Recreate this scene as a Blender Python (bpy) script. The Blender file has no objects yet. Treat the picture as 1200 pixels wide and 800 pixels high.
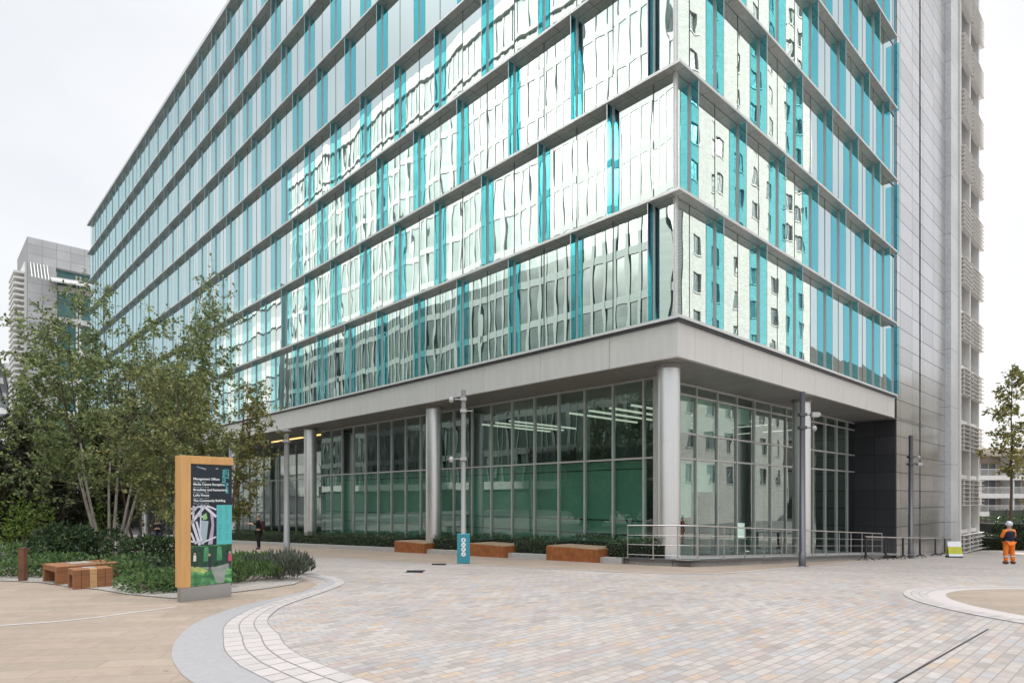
import bpy, math, random
from mathutils import Vector, Matrix
from mathutils.geometry import delaunay_2d_cdt
R = math.radians
rnd = random.Random(7)
C = bpy.context.scene.collection
SC = bpy.context.scene

# ------------------------------------------------------------------ camera model
F, HZ, EYE = 739.0, 583.0, 1.65          # focal length and horizon in photograph pixels, eye height
YAW = R(46.5)
rx, ry = math.sin(YAW), math.cos(YAW)    # unit vector along the right facade
lx, ly = -ry, rx                         # unit vector along the left facade
CX, CY = 5.16, 19.89                     # corner of the glass building

def g(x, y, _c=2.45):                    # the plaza falls gently away from the viewer
    q = .06*(y-19.7) + .0155*(x-4.5) + .5
    w = .1
    s = w*math.log(1+math.exp(max(-50, min(50, q/w))))
    # soft limit at the far side
    k = .25
    return -(_c - k*math.log(1+math.exp(max(-50, min(50, (_c-s)/k)))))*1.0 if s > .6 else -s + (_c-.6-k*math.log(1+math.exp((_c-.6)/k)))*-(s/.6)
def p2g(px, py):                         # where a ray of the photograph meets the ground
    t = (px-600)/F
    lo, hi = 1.5, 160.0
    for _ in range(60):
        m = (lo+hi)/2
        if HZ + F*(EYE-g(t*m, m))/m > py: lo = m
        else: hi = m
    m = (lo+hi)/2
    return (t*m, m)
def at(px, D): return ((px-600)/F*D, D)
def zat(py, D): return EYE + (HZ-py)/F*D
def W(v, u): return (CX+rx*v+lx*u, CY+ry*v+ly*u)        # building plan -> world
def gb(v, u): return g(*W(v, u))
def proj(x, y, z): return (600+F*x/max(y, .1), HZ-F*(z-EYE)/max(y, .1))

# ------------------------------------------------------------------ mesh builder
class MB:
    def __init__(s): s.v = []; s.f = []; s.m = []; s.sm = []
    def face(s, pts, m=0, sm=False):
        b = len(s.v); s.v += [tuple(p) for p in pts]
        s.f.append(tuple(range(b, b+len(pts)))); s.m.append(m); s.sm.append(sm)
    def box(s, x0, x1, y0, y1, z0, z1, m=0):
        b = len(s.v)
        s.v += [(x0,y0,z0),(x1,y0,z0),(x1,y1,z0),(x0,y1,z0),(x0,y0,z1),(x1,y0,z1),(x1,y1,z1),(x0,y1,z1)]
        for q in ((3,2,1,0),(4,5,6,7),(0,1,5,4),(1,2,6,5),(2,3,7,6),(3,0,4,7)):
            s.f.append(tuple(b+i for i in q)); s.m.append(m); s.sm.append(False)
        return s
    def bar(s, a, b, w, h, m=0, up=(0,0,1)):
        a = Vector(a); b = Vector(b); d = (b-a).normalized(); upv = Vector(up)
        if abs(d.dot(upv)) > .98: upv = Vector((1,0,0))
        sd = d.cross(upv).normalized()*w/2; uu = sd.cross(d).normalized()*h/2
        k = len(s.v)
        for p in (a, b):
            for (i, j) in ((-1,-1),(1,-1),(1,1),(-1,1)): s.v.append(tuple(p+sd*i+uu*j))
        for q in ((0,1,2,3),(7,6,5,4),(0,4,5,1),(1,5,6,2),(2,6,7,3),(3,7,4,0)):
            s.f.append(tuple(k+i for i in q)); s.m.append(m); s.sm.append(False)
        return s
    def tube(s, pts, rad, n=8, m=0, cap=True):
        pts = [Vector(p) for p in pts]
        if not hasattr(rad, '__len__'): rad = [rad]*len(pts)
        k = len(s.v); up = Vector((0,0,1))
        pd = None
        for i, p in enumerate(pts):
            d = (pts[min(i+1, len(pts)-1)]-pts[max(i-1, 0)])
            d = d.normalized() if d.length > 1e-9 else Vector((0,0,1))
            if pd is None:
                a = d.cross(up if abs(d.z) < .95 else Vector((1,0,0))).normalized()
            else:
                a = (pa - d*pa.dot(d)); a = a.normalized() if a.length > 1e-6 else d.orthogonal().normalized()
            pa = a; pd = d; b = d.cross(a)
            for j in range(n):
                t = 2*math.pi*j/n
                s.v.append(tuple(p+(a*math.cos(t)+b*math.sin(t))*rad[i]))
        for i in range(len(pts)-1):
            for j in range(n):
                s.f.append((k+i*n+j, k+i*n+(j+1)%n, k+(i+1)*n+(j+1)%n, k+(i+1)*n+j)); s.m.append(m); s.sm.append(True)
        if cap:
            e = k+(len(pts)-1)*n
            s.face([s.v[k+j] for j in range(n-1, -1, -1)], m); s.face([s.v[e+j] for j in range(n)], m)
        return s
    def ball(s, c, r, n=10, m=0, sz=1, sx=1, sy=1):
        c = Vector(c); k = len(s.v); rows = n//2+1
        for i in range(rows):
            t = math.pi*i/(rows-1)
            for j in range(n):
                p = 2*math.pi*j/n
                s.v.append((c.x+r*sx*math.sin(t)*math.cos(p), c.y+r*sy*math.sin(t)*math.sin(p), c.z+r*sz*math.cos(t)))
        for i in range(rows-1):
            for j in range(n):
                s.f.append((k+i*n+j, k+(i+1)*n+j, k+(i+1)*n+(j+1)%n, k+i*n+(j+1)%n)); s.m.append(m); s.sm.append(True)
        return s
    def prism(s, poly, z0, z1, m=0):
        n = len(poly); k = len(s.v)
        s.v += [(p[0], p[1], z0) for p in poly]+[(p[0], p[1], z1) for p in poly]
        s.f.append(tuple(k+i for i in range(n-1, -1, -1))); s.m.append(m); s.sm.append(False)
        s.f.append(tuple(k+n+i for i in range(n))); s.m.append(m); s.sm.append(False)
        for i in range(n):
            j = (i+1) % n
            s.f.append((k+i, k+j, k+n+j, k+n+i)); s.m.append(m); s.sm.append(False)
        return s
    def build(s, name, mats, parent=None, bevel=0):
        me = bpy.data.meshes.new(name)
        me.from_pydata(s.v, [], s.f)
        if not isinstance(mats, (list, tuple)): mats = [mats]
        for m in mats: me.materials.append(m)
        me.polygons.foreach_set('material_index', s.m)
        me.polygons.foreach_set('use_smooth', s.sm)
        me.update()
        o = bpy.data.objects.new(name, me); C.objects.link(o)
        if parent: o.parent = parent
        if bevel:
            b = o.modifiers.new('bevel', 'BEVEL'); b.width = bevel; b.segments = 2; b.limit_method = 'ANGLE'
        return o
def tag(o, label=None, cat=None, group=None, kind=None):
    if label: o['label'] = label
    if cat: o['category'] = cat
    if group: o['group'] = group
    if kind: o['kind'] = kind
    return o
def thing(name, label, cat, loc=(0,0,0), rz=0, group=None):
    o = bpy.data.objects.new(name, None); C.objects.link(o)
    o.location = loc; o.rotation_euler = (0, 0, rz); o.empty_display_size = .2
    return tag(o, label, cat, group)
def copy_tree(o, parent=None):
    c = o.copy(); C.objects.link(c)
    if parent: c.parent = parent
    for ch in list(o.children): copy_tree(ch, c)
    return c

# ------------------------------------------------------------------ materials
def mat(name):
    m = bpy.data.materials.new(name); m.use_nodes = True
    m.node_tree.nodes.clear()
    return m, m.node_tree.nodes, m.node_tree.links
def out(n, l, sh):
    o = n.new('ShaderNodeOutputMaterial'); l.new(sh, o.inputs['Surface'])
def ramp(n, stops, interp='LINEAR'):
    r = n.new('ShaderNodeValToRGB'); r.color_ramp.interpolation = interp
    e = r.color_ramp.elements
    while len(e) > 1: e.remove(e[-1])
    e[0].position = stops[0][0]; e[0].color = (*stops[0][1], 1)
    for p, c in stops[1:]:
        x = e.new(p); x.color = (*c, 1)
    return r
def plain(name, col, rough=.6, metal=0, var=.12, scale=3.0, bump=0, bscale=40, spec=.5, stretch=(1,1,1)):
    """A surface whose colour and gloss wander a little, as real ones do."""
    m, n, l = mat(name)
    tc = n.new('ShaderNodeTexCoord'); mp = n.new('ShaderNodeMapping'); mp.inputs['Scale'].default_value = stretch
    l.new(tc.outputs['Object'], mp.inputs['Vector'])
    nz = n.new('ShaderNodeTexNoise'); nz.inputs['Scale'].default_value = scale; nz.inputs['Detail'].default_value = 6
    l.new(mp.outputs['Vector'], nz.inputs['Vector'])
    r = ramp(n, [(.25, tuple(c*(1-var) for c in col)), (.75, tuple(min(1, c*(1+var)) for c in col))])
    l.new(nz.outputs['Fac'], r.inputs['Fac'])
    p = n.new('ShaderNodeBsdfPrincipled'); p.inputs['Metallic'].default_value = metal
    p.inputs['Specular IOR Level'].default_value = spec
    l.new(r.outputs['Color'], p.inputs['Base Color'])
    mr = n.new('ShaderNodeMapRange'); mr.inputs['To Min'].default_value = max(0, rough-.08); mr.inputs['To Max'].default_value = min(1, rough+.08)
    l.new(nz.outputs['Fac'], mr.inputs['Value']); l.new(mr.outputs['Result'], p.inputs['Roughness'])
    if bump:
        b = n.new('ShaderNodeTexNoise'); b.inputs['Scale'].default_value = bscale; b.inputs['Detail'].default_value = 4
        l.new(mp.outputs['Vector'], b.inputs['Vector'])
        bu = n.new('ShaderNodeBump'); bu.inputs['Strength'].default_value = bump; bu.inputs['Distance'].default_value = .02
        l.new(b.outputs['Fac'], bu.inputs['Height']); l.new(bu.outputs['Normal'], p.inputs['Normal'])
    out(n, l, p.outputs['BSDF'])
    return m
def axes(n, l, kind):
    """Object coordinates laid out so that a vertical face gets (along, height)."""
    tc = n.new('ShaderNodeTexCoord'); s = n.new('ShaderNodeSeparateXYZ'); c = n.new('ShaderNodeCombineXYZ')
    l.new(tc.outputs['Object'], s.inputs[0])
    a, b = {'xz': ('X', 'Z'), 'yz': ('Y', 'Z'), 'xy': ('X', 'Y')}[kind]
    l.new(s.outputs[a], c.inputs['X']); l.new(s.outputs[b], c.inputs['Y'])
    return c.outputs[0], tc
def bricky(name, kind, w, h, mortar, stops, mcol, rough=.7, metal=0, rot=0, bump=.3, offset=.5, noise=.15, spec=.5, big=.12, rvar=.12, stain=0):
    m, n, l = mat(name)
    v, tc = axes(n, l, kind)
    mp = n.new('ShaderNodeMapping'); mp.inputs['Rotation'].default_value = (0, 0, rot); l.new(v, mp.inputs['Vector'])
    br = n.new('ShaderNodeTexBrick'); br.offset = offset; br.offset_frequency = 2; br.squash = 1
    br.inputs['Scale'].default_value = 1; br.inputs['Brick Width'].default_value = w; br.inputs['Row Height'].default_value = h
    br.inputs['Mortar Size'].default_value = mortar; br.inputs['Mortar Smooth'].default_value = .1
    br.inputs['Color1'].default_value = (0,0,0,1); br.inputs['Color2'].default_value = (1,1,1,1); br.inputs['Mortar'].default_value = (.5,.5,.5,1)
    l.new(mp.outputs['Vector'], br.inputs['Vector'])
    r = ramp(n, stops, 'CONSTANT'); l.new(br.outputs['Color'], r.inputs['Fac'])
    nz = n.new('ShaderNodeTexNoise'); nz.inputs['Scale'].default_value = 9; nz.inputs['Detail'].default_value = 6; l.new(tc.outputs['Object'], nz.inputs['Vector'])
    nb = n.new('ShaderNodeTexNoise'); nb.inputs['Scale'].default_value = .35; nb.inputs['Detail'].default_value = 5; l.new(tc.outputs['Object'], nb.inputs['Vector'])
    def shade(src, fac, amt):
        mr = n.new('ShaderNodeMapRange'); mr.inputs['From Min'].default_value = .25; mr.inputs['From Max'].default_value = .75
        mr.inputs['To Min'].default_value = 1-amt; mr.inputs['To Max'].default_value = 1+amt
        l.new(fac, mr.inputs['Value'])
        vm = n.new('ShaderNodeVectorMath'); vm.operation = 'SCALE'; l.new(src, vm.inputs[0]); l.new(mr.outputs['Result'], vm.inputs['Scale'])
        return vm.outputs[0]
    col = shade(shade(r.outputs['Color'], nz.outputs['Fac'], noise), nb.outputs['Fac'], big)
    if stain:
        ns = n.new('ShaderNodeTexNoise'); ns.inputs['Scale'].default_value = .9; ns.inputs['Detail'].default_value = 8; ns.inputs['Roughness'].default_value = .7; l.new(tc.outputs['Object'], ns.inputs['Vector'])
        rs = ramp(n, [(.52, (1,1,1)), (.66, (1-stain,1-stain*1.05,1-stain*1.1))]); l.new(ns.outputs['Fac'], rs.inputs['Fac'])
        ng = n.new('ShaderNodeTexVoronoi'); ng.inputs['Scale'].default_value = 1.3; l.new(tc.outputs['Object'], ng.inputs['Vector'])
        rg = ramp(n, [(.0, (.62,.61,.6)), (.028, (.66,.65,.64)), (.04, (1,1,1))]); l.new(ng.outputs['Distance'], rg.inputs['Fac'])
        for q in (rs, rg):
            vm = n.new('ShaderNodeVectorMath'); vm.operation = 'MULTIPLY'; l.new(col, vm.inputs[0]); l.new(q.outputs['Color'], vm.inputs[1]); col = vm.outputs[0]
    mx = n.new('ShaderNodeMix'); mx.data_type = 'RGBA'; l.new(br.outputs['Fac'], mx.inputs['Factor'])
    l.new(col, mx.inputs['A']); mx.inputs['B'].default_value = (*mcol, 1)
    p = n.new('ShaderNodeBsdfPrincipled'); p.inputs['Metallic'].default_value = metal; p.inputs['Specular IOR Level'].default_value = spec
    l.new(mx.outputs['Result'], p.inputs['Base Color'])
    mr = n.new('ShaderNodeMapRange'); mr.inputs['To Min'].default_value = rough-rvar; mr.inputs['To Max'].default_value = min(1, rough+rvar)
    l.new(nb.outputs['Fac'], mr.inputs['Value']); l.new(mr.outputs['Result'], p.inputs['Roughness'])
    if bump:
        bu = n.new('ShaderNodeBump'); bu.invert = True; bu.inputs['Strength'].default_value = bump; bu.inputs['Distance'].default_value = .01
        l.new(br.outputs['Fac'], bu.inputs['Height']); l.new(bu.outputs['Normal'], p.inputs['Normal'])
    out(n, l, p.outputs['BSDF'])
    return m
def sheet_glass(name, tint, refl, base, graze, rough=0.0, ripple=.003, rscale=1.2):
    """A thin pane: part mirror, part tinted clear glass."""
    m, n, l = mat(name)
    lw = n.new('ShaderNodeLayerWeight'); lw.inputs['Blend'].default_value = .35
    ma = n.new('ShaderNodeMath'); ma.operation = 'MULTIPLY_ADD'; ma.inputs[1].default_value = graze; ma.inputs[2].default_value = base
    l.new(lw.outputs['Facing'], ma.inputs[0])
    gl = n.new('ShaderNodeBsdfGlossy'); gl.inputs['Color'].default_value = (*refl, 1); gl.inputs['Roughness'].default_value = rough
    if ripple:
        tc = n.new('ShaderNodeTexCoord'); mp = n.new('ShaderNodeMapping'); mp.inputs['Scale'].default_value = (1, 1, .45)
        nz = n.new('ShaderNodeTexNoise'); nz.inputs['Scale'].default_value = rscale; nz.inputs['Detail'].default_value = 1
        l.new(tc.outputs['Object'], mp.inputs['Vector']); l.new(mp.outputs['Vector'], nz.inputs['Vector'])
        bu = n.new('ShaderNodeBump'); bu.inputs['Strength'].default_value = 1; bu.inputs['Distance'].default_value = ripple
        l.new(nz.outputs['Fac'], bu.inputs['Height']); l.new(bu.outputs['Normal'], gl.inputs['Normal'])
    tr = n.new('ShaderNodeBsdfTransparent'); tr.inputs['Color'].default_value = (*tint, 1)
    mx = n.new('ShaderNodeMixShader'); l.new(ma.outputs[0], mx.inputs['Fac'])
    l.new(tr.outputs[0], mx.inputs[1]); l.new(gl.outputs[0], mx.inputs[2])
    out(n, l, mx.outputs[0])
    return m
def leafy(name, stops, trans=.35, rough=.5):
    m, n, l = mat(name)
    ge = n.new('ShaderNodeNewGeometry')
    r = ramp(n, stops); l.new(ge.outputs['Random Per Island'], r.inputs['Fac'])
    p = n.new('ShaderNodeBsdfPrincipled'); p.inputs['Roughness'].default_value = rough; p.inputs['Specular IOR Level'].default_value = .35
    l.new(r.outputs['Color'], p.inputs['Base Color'])
    t = n.new('ShaderNodeBsdfTranslucent'); l.new(r.outputs['Color'], t.inputs['Color'])
    mx = n.new('ShaderNodeMixShader'); mx.inputs['Fac'].default_value = trans
    l.new(p.outputs[0], mx.inputs[1]); l.new(t.outputs[0], mx.inputs[2])
    out(n, l, mx.outputs[0])
    return m
def lamp_mat(name, col, s):
    m, n, l = mat(name)
    e = n.new('ShaderNodeEmission'); e.inputs['Color'].default_value = (*col, 1); e.inputs['Strength'].default_value = s
    out(n, l, e.outputs[0]); return m

SET = bricky('granite_setts', 'xy', .26, .115, .006,
    [(0,(0.366,0.320,0.291)),(.16,(0.332,0.301,0.281)),(.3,(0.395,0.348,0.316)),(.46,(0.348,0.333,0.324)),(.60,(0.383,0.333,0.299)),(.72,(0.300,0.266,0.243)),(.78,(0.406,0.367,0.338)),(.88,(0.398,0.312,0.250)),(.94,(0.374,0.305,0.277)),(.975,(0.415,0.324,0.240))],
    (0.241,0.213,0.193), rough=.72, rot=-(math.pi/2-YAW), bump=.35, noise=.12, big=.13, spec=.3, stain=.14)
ROWS = bricky('pale_sett_band', 'xy', .23, .2, .008, [(0,(0.444,0.401,0.379)),(.4,(0.488,0.441,0.420)),(.75,(0.418,0.385,0.375))], (0.314,0.280,0.262), rough=.7, bump=.2, noise=.1, spec=.3)
SAND = bricky('sandstone_paving', 'xy', .9, .3, .007, [(0,(0.313,0.251,0.199)),(.3,(0.338,0.271,0.214)),(.55,(0.299,0.242,0.188)),(.8,(0.328,0.257,0.204))], (0.249,0.198,0.156), rough=.75, rot=R(-8), bump=.15, noise=.08, big=.09, spec=.25, stain=.12)
BAND = plain('grey_granite', (0.322,0.309,0.309), .7, var=.08, scale=14, bump=.1, bscale=200, spec=.3)
JOINT = plain('sett_joint', (0.243,0.221,0.206), .85)
BAND2 = plain('off_white_granite', (0.425,0.389,0.366), .7, var=.08, scale=9, spec=.3)
PALE = plain('pale_granite', (0.462,0.418,0.397), .7, var=.06, scale=8, spec=.3)
FAR = plain('tarmac', (.16,.155,.15), .85, var=.15, scale=.5, bump=.2, bscale=60)
SOIL = plain('bed_gravel', (.33,.30,.265), .9, var=.35, scale=30, bump=.8, bscale=60)
KERB = plain('kerb_granite', (.40,.39,.375), .75, var=.15, scale=12, bump=.2, bscale=90)
DARKSTONE = plain('dark_coping', (.09,.09,.09), .45, var=.2, scale=10)
PLINTH = bricky('plinth_stone', 'xz', 1.6, 5, .006, [(0,(.22,.21,.20)),(.5,(.26,.25,.235))], (.1,.1,.1), rough=.6, bump=.2)
FASCIA = plain('fascia_metal', (.66,.645,.62), .36, metal=.45, var=.055, scale=1.6, stretch=(3,3,.35))
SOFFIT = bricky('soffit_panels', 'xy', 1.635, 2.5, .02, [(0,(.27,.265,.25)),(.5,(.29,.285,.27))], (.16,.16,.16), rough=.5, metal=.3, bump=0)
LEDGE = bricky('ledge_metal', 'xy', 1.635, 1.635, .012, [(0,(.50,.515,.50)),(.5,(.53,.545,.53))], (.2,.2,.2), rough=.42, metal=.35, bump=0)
LIP = plain('ledge_lip', (.66,.67,.66), .35, metal=.4, var=.04)
STEEL = plain('brushed_steel', (.74,.735,.72), .36, metal=.95, var=.04, scale=2, stretch=(1,1,.15))
RAILM = plain('rail_steel', (.58,.55,.52), .3, metal=.85, var=.05)
MULL = plain('mullion_grey', (.55,.55,.53), .4, metal=.4, var=.05)
MULLD = plain('joint_dark', (.07,.08,.09), .45, var=.1)
GLASS = sheet_glass('facade_glass', (.42,.60,.60), (.84,.965,.945), .72, .24, ripple=.0016)
LOBBY = sheet_glass('lobby_glass', (.55,.74,.66), (.85,.95,.92), .10, .45, ripple=.003)
FIN = None
def fin_mat():
    """Blue glass seen edge-on is deeper in colour than seen face-on."""
    m, n, l = mat('blue_fin_glass')
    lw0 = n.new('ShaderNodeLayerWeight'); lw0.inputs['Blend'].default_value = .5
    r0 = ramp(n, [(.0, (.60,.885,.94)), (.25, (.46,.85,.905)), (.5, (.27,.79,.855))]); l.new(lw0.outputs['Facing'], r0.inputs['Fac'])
    # fins pale along the street front: reflected sky brightness put into the tint
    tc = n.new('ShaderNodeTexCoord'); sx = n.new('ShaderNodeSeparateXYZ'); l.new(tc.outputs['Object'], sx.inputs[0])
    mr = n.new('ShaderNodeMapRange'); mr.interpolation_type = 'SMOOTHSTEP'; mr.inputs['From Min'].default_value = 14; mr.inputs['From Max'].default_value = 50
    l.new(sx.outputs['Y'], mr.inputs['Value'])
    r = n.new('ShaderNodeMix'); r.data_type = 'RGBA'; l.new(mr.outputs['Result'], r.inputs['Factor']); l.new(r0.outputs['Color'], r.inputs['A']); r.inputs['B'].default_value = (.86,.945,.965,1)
    tr = n.new('ShaderNodeBsdfTransparent'); l.new(r.outputs['Result'], tr.inputs['Color'])
    gl = n.new('ShaderNodeBsdfGlossy'); gl.inputs['Color'].default_value = (.8,.97,1,1); gl.inputs['Roughness'].default_value = .02
    df = n.new('ShaderNodeBsdfDiffuse'); df.inputs['Color'].default_value = (.30,.60,.68,1)
    a = n.new('ShaderNodeMixShader'); a.inputs['Fac'].default_value = .04; l.new(tr.outputs[0], a.inputs[1]); l.new(df.outputs[0], a.inputs[2])
    b = n.new('ShaderNodeMixShader'); lw = n.new('ShaderNodeLayerWeight'); lw.inputs['Blend'].default_value = .15
    l.new(lw.outputs['Fresnel'], b.inputs['Fac']); l.new(a.outputs[0], b.inputs[1]); l.new(gl.outputs[0], b.inputs[2])
    out(n, l, b.outputs[0]); return m
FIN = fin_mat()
CLAD = bricky('cladding_panels', 'xz', 2.35, 1.03, .022, [(0,(.66,.64,.63)),(.35,(.71,.69,.68)),(.7,(.61,.59,.58))], (.06,.06,.06), rough=.25, metal=.9, bump=.15, offset=0, noise=.02, big=.02, rvar=.02)
CLADD = bricky('cladding_dark_reflection', 'yz', 1.1, 1.03, .014, [(0,(.035,.035,.04)),(.5,(.045,.045,.05))], (.012,.012,.012), rough=.4, metal=.2, bump=.2, offset=0)  # return wall panels: dark reflection of soffit and glazing put into the colour
PIL = bricky('pilaster_metal', 'xz', 6, 3.92, .02, [(0,(.62,.63,.64)),(.5,(.60,.61,.62))], (.3,.3,.3), rough=.4, metal=.3, bump=.1, offset=0)
WHITEM = plain('white_metal', (.76,.74,.71), .45, metal=.1, var=.05)
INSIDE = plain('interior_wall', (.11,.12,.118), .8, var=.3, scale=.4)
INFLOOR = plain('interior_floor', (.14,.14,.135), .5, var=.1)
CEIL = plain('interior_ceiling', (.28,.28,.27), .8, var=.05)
SCREEN = plain('green_screen', (.27,.44,.36), .6, var=.1, scale=.6)
BLIND = plain('blind_fabric', (.84,.87,.83), .9, var=.04)
STRIP = lamp_mat('strip_light', (1,.92,.80), .38)
WARM = lamp_mat('warm_light', (1,.62,.22), .9)
CORTEN = plain('corten', (.27,.088,.022), .75, var=.35, scale=5, bump=.25, bscale=50)
CORTEND = plain('corten_dark', (.16,.07,.04), .8, var=.3, scale=6, bump=.2, bscale=60)
TIMBER = plain('bench_timber', (.27,.11,.045), .65, var=.3, scale=6, bump=.2, bscale=30, stretch=(.3,1,4))
TIMBERP = plain('bench_timber_pale', (.50,.30,.14), .65, var=.2, scale=9, stretch=(.3,1,4))
OAK = plain('oak_frame', (.60,.33,.12), .5, var=.12, scale=6, stretch=(3,3,.25))
BARK = plain('pale_bark', (.36,.32,.28), .85, var=.4, scale=12, bump=.5, bscale=30, stretch=(1,1,.35))
BARKD = plain('brown_bark', (.15,.10,.075), .9, var=.35, scale=12, bump=.5, bscale=30, stretch=(1,1,.35))
TWIG = plain('twig_bark', (.085,.065,.05), .9, var=.3, scale=12)
POST = plain('post_paint', (.25,.245,.24), .45, metal=.2, var=.06)
POSTD = plain('post_dark', (.11,.11,.12), .4, metal=.5, var=.08)
CAMW = plain('camera_housing', (.42,.42,.41), .4, var=.05)
BLACK = plain('black_paint', (.018,.018,.02), .45, var=.2)
TEAL = plain('teal_wrap', (.04,.25,.31), .45, var=.05)
WHITE = plain('white_print', (.78,.80,.80), .55, var=.03)
NAVY = plain('navy_panel', (.006,.014,.024), .18, var=.2)
AQUA = plain('aqua_panel', (.09,.47,.47), .3, var=.05)

# ------------------------------------------------------------------ world, sun, camera
w = bpy.data.worlds.new('World'); SC.world = w; w.use_nodes = True
n, l = w.node_tree.nodes, w.node_tree.links; n.clear()
SUN_EL = R(28.3); sd = Vector((rx*.795+lx*.606, ry*.795+ly*.606, 0)).normalized()   # the sun stands behind the office, so the plaza lies in its shade
sky = n.new('ShaderNodeTexSky'); sky.sky_type = 'NISHITA'; sky.sun_disc = False
sky.sun_elevation = SUN_EL; sky.sun_rotation = math.atan2(sd.x, sd.y); sky.dust_density = 3
tc = n.new('ShaderNodeTexCoord'); mp = n.new('ShaderNodeMapping'); mp.inputs['Scale'].default_value = (1, 1, 2.2)
l.new(tc.outputs['Generated'], mp.inputs['Vector'])
nz = n.new('ShaderNodeTexNoise'); nz.inputs['Scale'].default_value = 1.8; nz.inputs['Detail'].default_value = 5; nz.inputs['Roughness'].default_value = .5
l.new(mp.outputs['Vector'], nz.inputs['Vector'])
cl = ramp(n, [(.28, (3.45,3.65,3.95)), (.5, (4.2,4.3,4.45)), (.72, (4.75,4.75,4.75))]); l.new(nz.outputs['Fac'], cl.inputs['Fac'])
mx = n.new('ShaderNodeMix'); mx.data_type = 'RGBA'; mx.inputs['Factor'].default_value = .9
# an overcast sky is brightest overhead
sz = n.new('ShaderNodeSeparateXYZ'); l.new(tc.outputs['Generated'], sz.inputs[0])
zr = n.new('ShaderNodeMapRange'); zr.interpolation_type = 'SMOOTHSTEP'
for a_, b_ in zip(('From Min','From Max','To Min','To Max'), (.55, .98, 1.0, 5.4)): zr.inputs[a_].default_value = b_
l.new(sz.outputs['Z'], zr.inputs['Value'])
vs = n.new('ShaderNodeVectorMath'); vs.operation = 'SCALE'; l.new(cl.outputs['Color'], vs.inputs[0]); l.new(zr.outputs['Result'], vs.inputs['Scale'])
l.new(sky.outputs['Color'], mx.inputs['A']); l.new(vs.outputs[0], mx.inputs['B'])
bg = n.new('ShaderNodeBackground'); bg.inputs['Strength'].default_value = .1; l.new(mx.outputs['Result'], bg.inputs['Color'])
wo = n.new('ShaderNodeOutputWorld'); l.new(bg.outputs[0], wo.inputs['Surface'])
sl = bpy.data.lights.new('sun', 'SUN'); sl.energy = 3.6; sl.angle = R(1.5); sl.color = (1,.95,.89)
so = bpy.data.objects.new('sun', sl); C.objects.link(so)
so.rotation_euler = Vector((sd.x*math.cos(SUN_EL), sd.y*math.cos(SUN_EL), math.sin(SUN_EL))).to_track_quat('Z', 'Y').to_euler()
cd = bpy.data.cameras.new('camera'); cam = bpy.data.objects.new('camera', cd); C.objects.link(cam); SC.camera = cam
cd.sensor_width = 36; cd.lens = 36*F/1200; cd.shift_y = (HZ-400)/1200; cd.clip_end = 2000; cd.clip_start = .1
cam.location = (0, 0, EYE); cam.rotation_euler = (R(90), 0, 0)
SC.view_settings.view_transform = 'Standard'; SC.view_settings.look = 'None'
SC.view_settings.exposure = 1.06; SC.view_settings.gamma = 1
SC.cycles.max_bounces = 10; SC.cycles.transparent_max_bounces = 16; SC.cycles.glossy_bounces = 5; SC.cycles.diffuse_bounces = 4
SC.cycles.caustics_reflective = False; SC.cycles.caustics_refractive = False; SC.cycles.use_denoising = True
SC.cycles.sample_clamp_indirect = 6

# ------------------------------------------------------------------ ground sheets
def ground_grid():
    def axis(a, b, lo, hi):
        s = []; x = a
        while x < b:
            s.append(x); x += 1.0 if lo <= x < hi else (4.0 if lo-40 <= x < hi+60 else 25.0)
        return s+[b]
    xs = axis(-400, 400, -45, 45); ys = axis(-150, 700, -4, 60)
    mb = MB()
    mb.v = [(x, y, g(x, y)) for y in ys for x in xs]; W_ = len(xs)
    for j in range(len(ys)-1):
        for i in range(W_-1):
            mb.f.append((j*W_+i, j*W_+i+1, (j+1)*W_+i+1, (j+1)*W_+i)); mb.m.append(0); mb.sm.append(True)
    return mb
tag(ground_grid().build('ground', FAR), kind='structure')
def sheet(name, poly, off, m, step=1.0, parent=None, kind='structure'):
    """A sheet that follows the ground at a small height, bounded by a plan polygon."""
    pts = []
    for i, p in enumerate(poly):
        q = poly[(i+1) % len(poly)]
        d = math.hypot(q[0]-p[0], q[1]-p[1]); k = max(1, int(d/step))
        for j in range(k): pts.append((p[0]+(q[0]-p[0])*j/k, p[1]+(q[1]-p[1])*j/k))
    nb = len(pts)
    x0, x1 = min(p[0] for p in pts), max(p[0] for p in pts); y0, y1 = min(p[1] for p in pts), max(p[1] for p in pts)
    x = x0+.37*step
    while x < x1:
        y = y0+.41*step
        while y < y1:
            pts.append((x, y)); y += step
        x += step
    vs, es, fs, *_ = delaunay_2d_cdt([Vector(p) for p in pts], [], [list(range(nb))], 1, 1e-4)
    mb = MB(); mb.v = [(p.x, p.y, g(p.x, p.y)+off) for p in vs]
    for f in fs:
        a, b, c = [vs[i] for i in f[:3]]
        if (b-a).cross(c-a) < 0: f = f[::-1]
        mb.f.append(tuple(f)); mb.m.append(0); mb.sm.append(True)
    o = mb.build(name, m, parent)
    if kind: o['kind'] = kind
    return o
def spline(pts, k=8, closed=False):
    n_ = len(pts); res = []
    P = lambda i: pts[i % n_] if closed else pts[max(0, min(n_-1, i))]
    for i in range(n_ if closed else n_-1):
        a, b, c, d = P(i-1), P(i), P(i+1), P(i+2)
        for j in range(k):
            t = j/k
            res.append(tuple(.5*((2*b[q])+(-a[q]+c[q])*t+(2*a[q]-5*b[q]+4*c[q]-d[q])*t*t+(-a[q]+3*b[q]-3*c[q]+d[q])*t**3) for q in (0, 1)))
    if not closed: res.append(pts[-1])
    return res
G = lambda pp: [p2g(*p) for p in pp]
sheet('plaza_setts', [(-26,-6),(48,-6),(48,60),(20,70),(-40,70),(-40,30)], .004, SET, 1.0)
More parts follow.
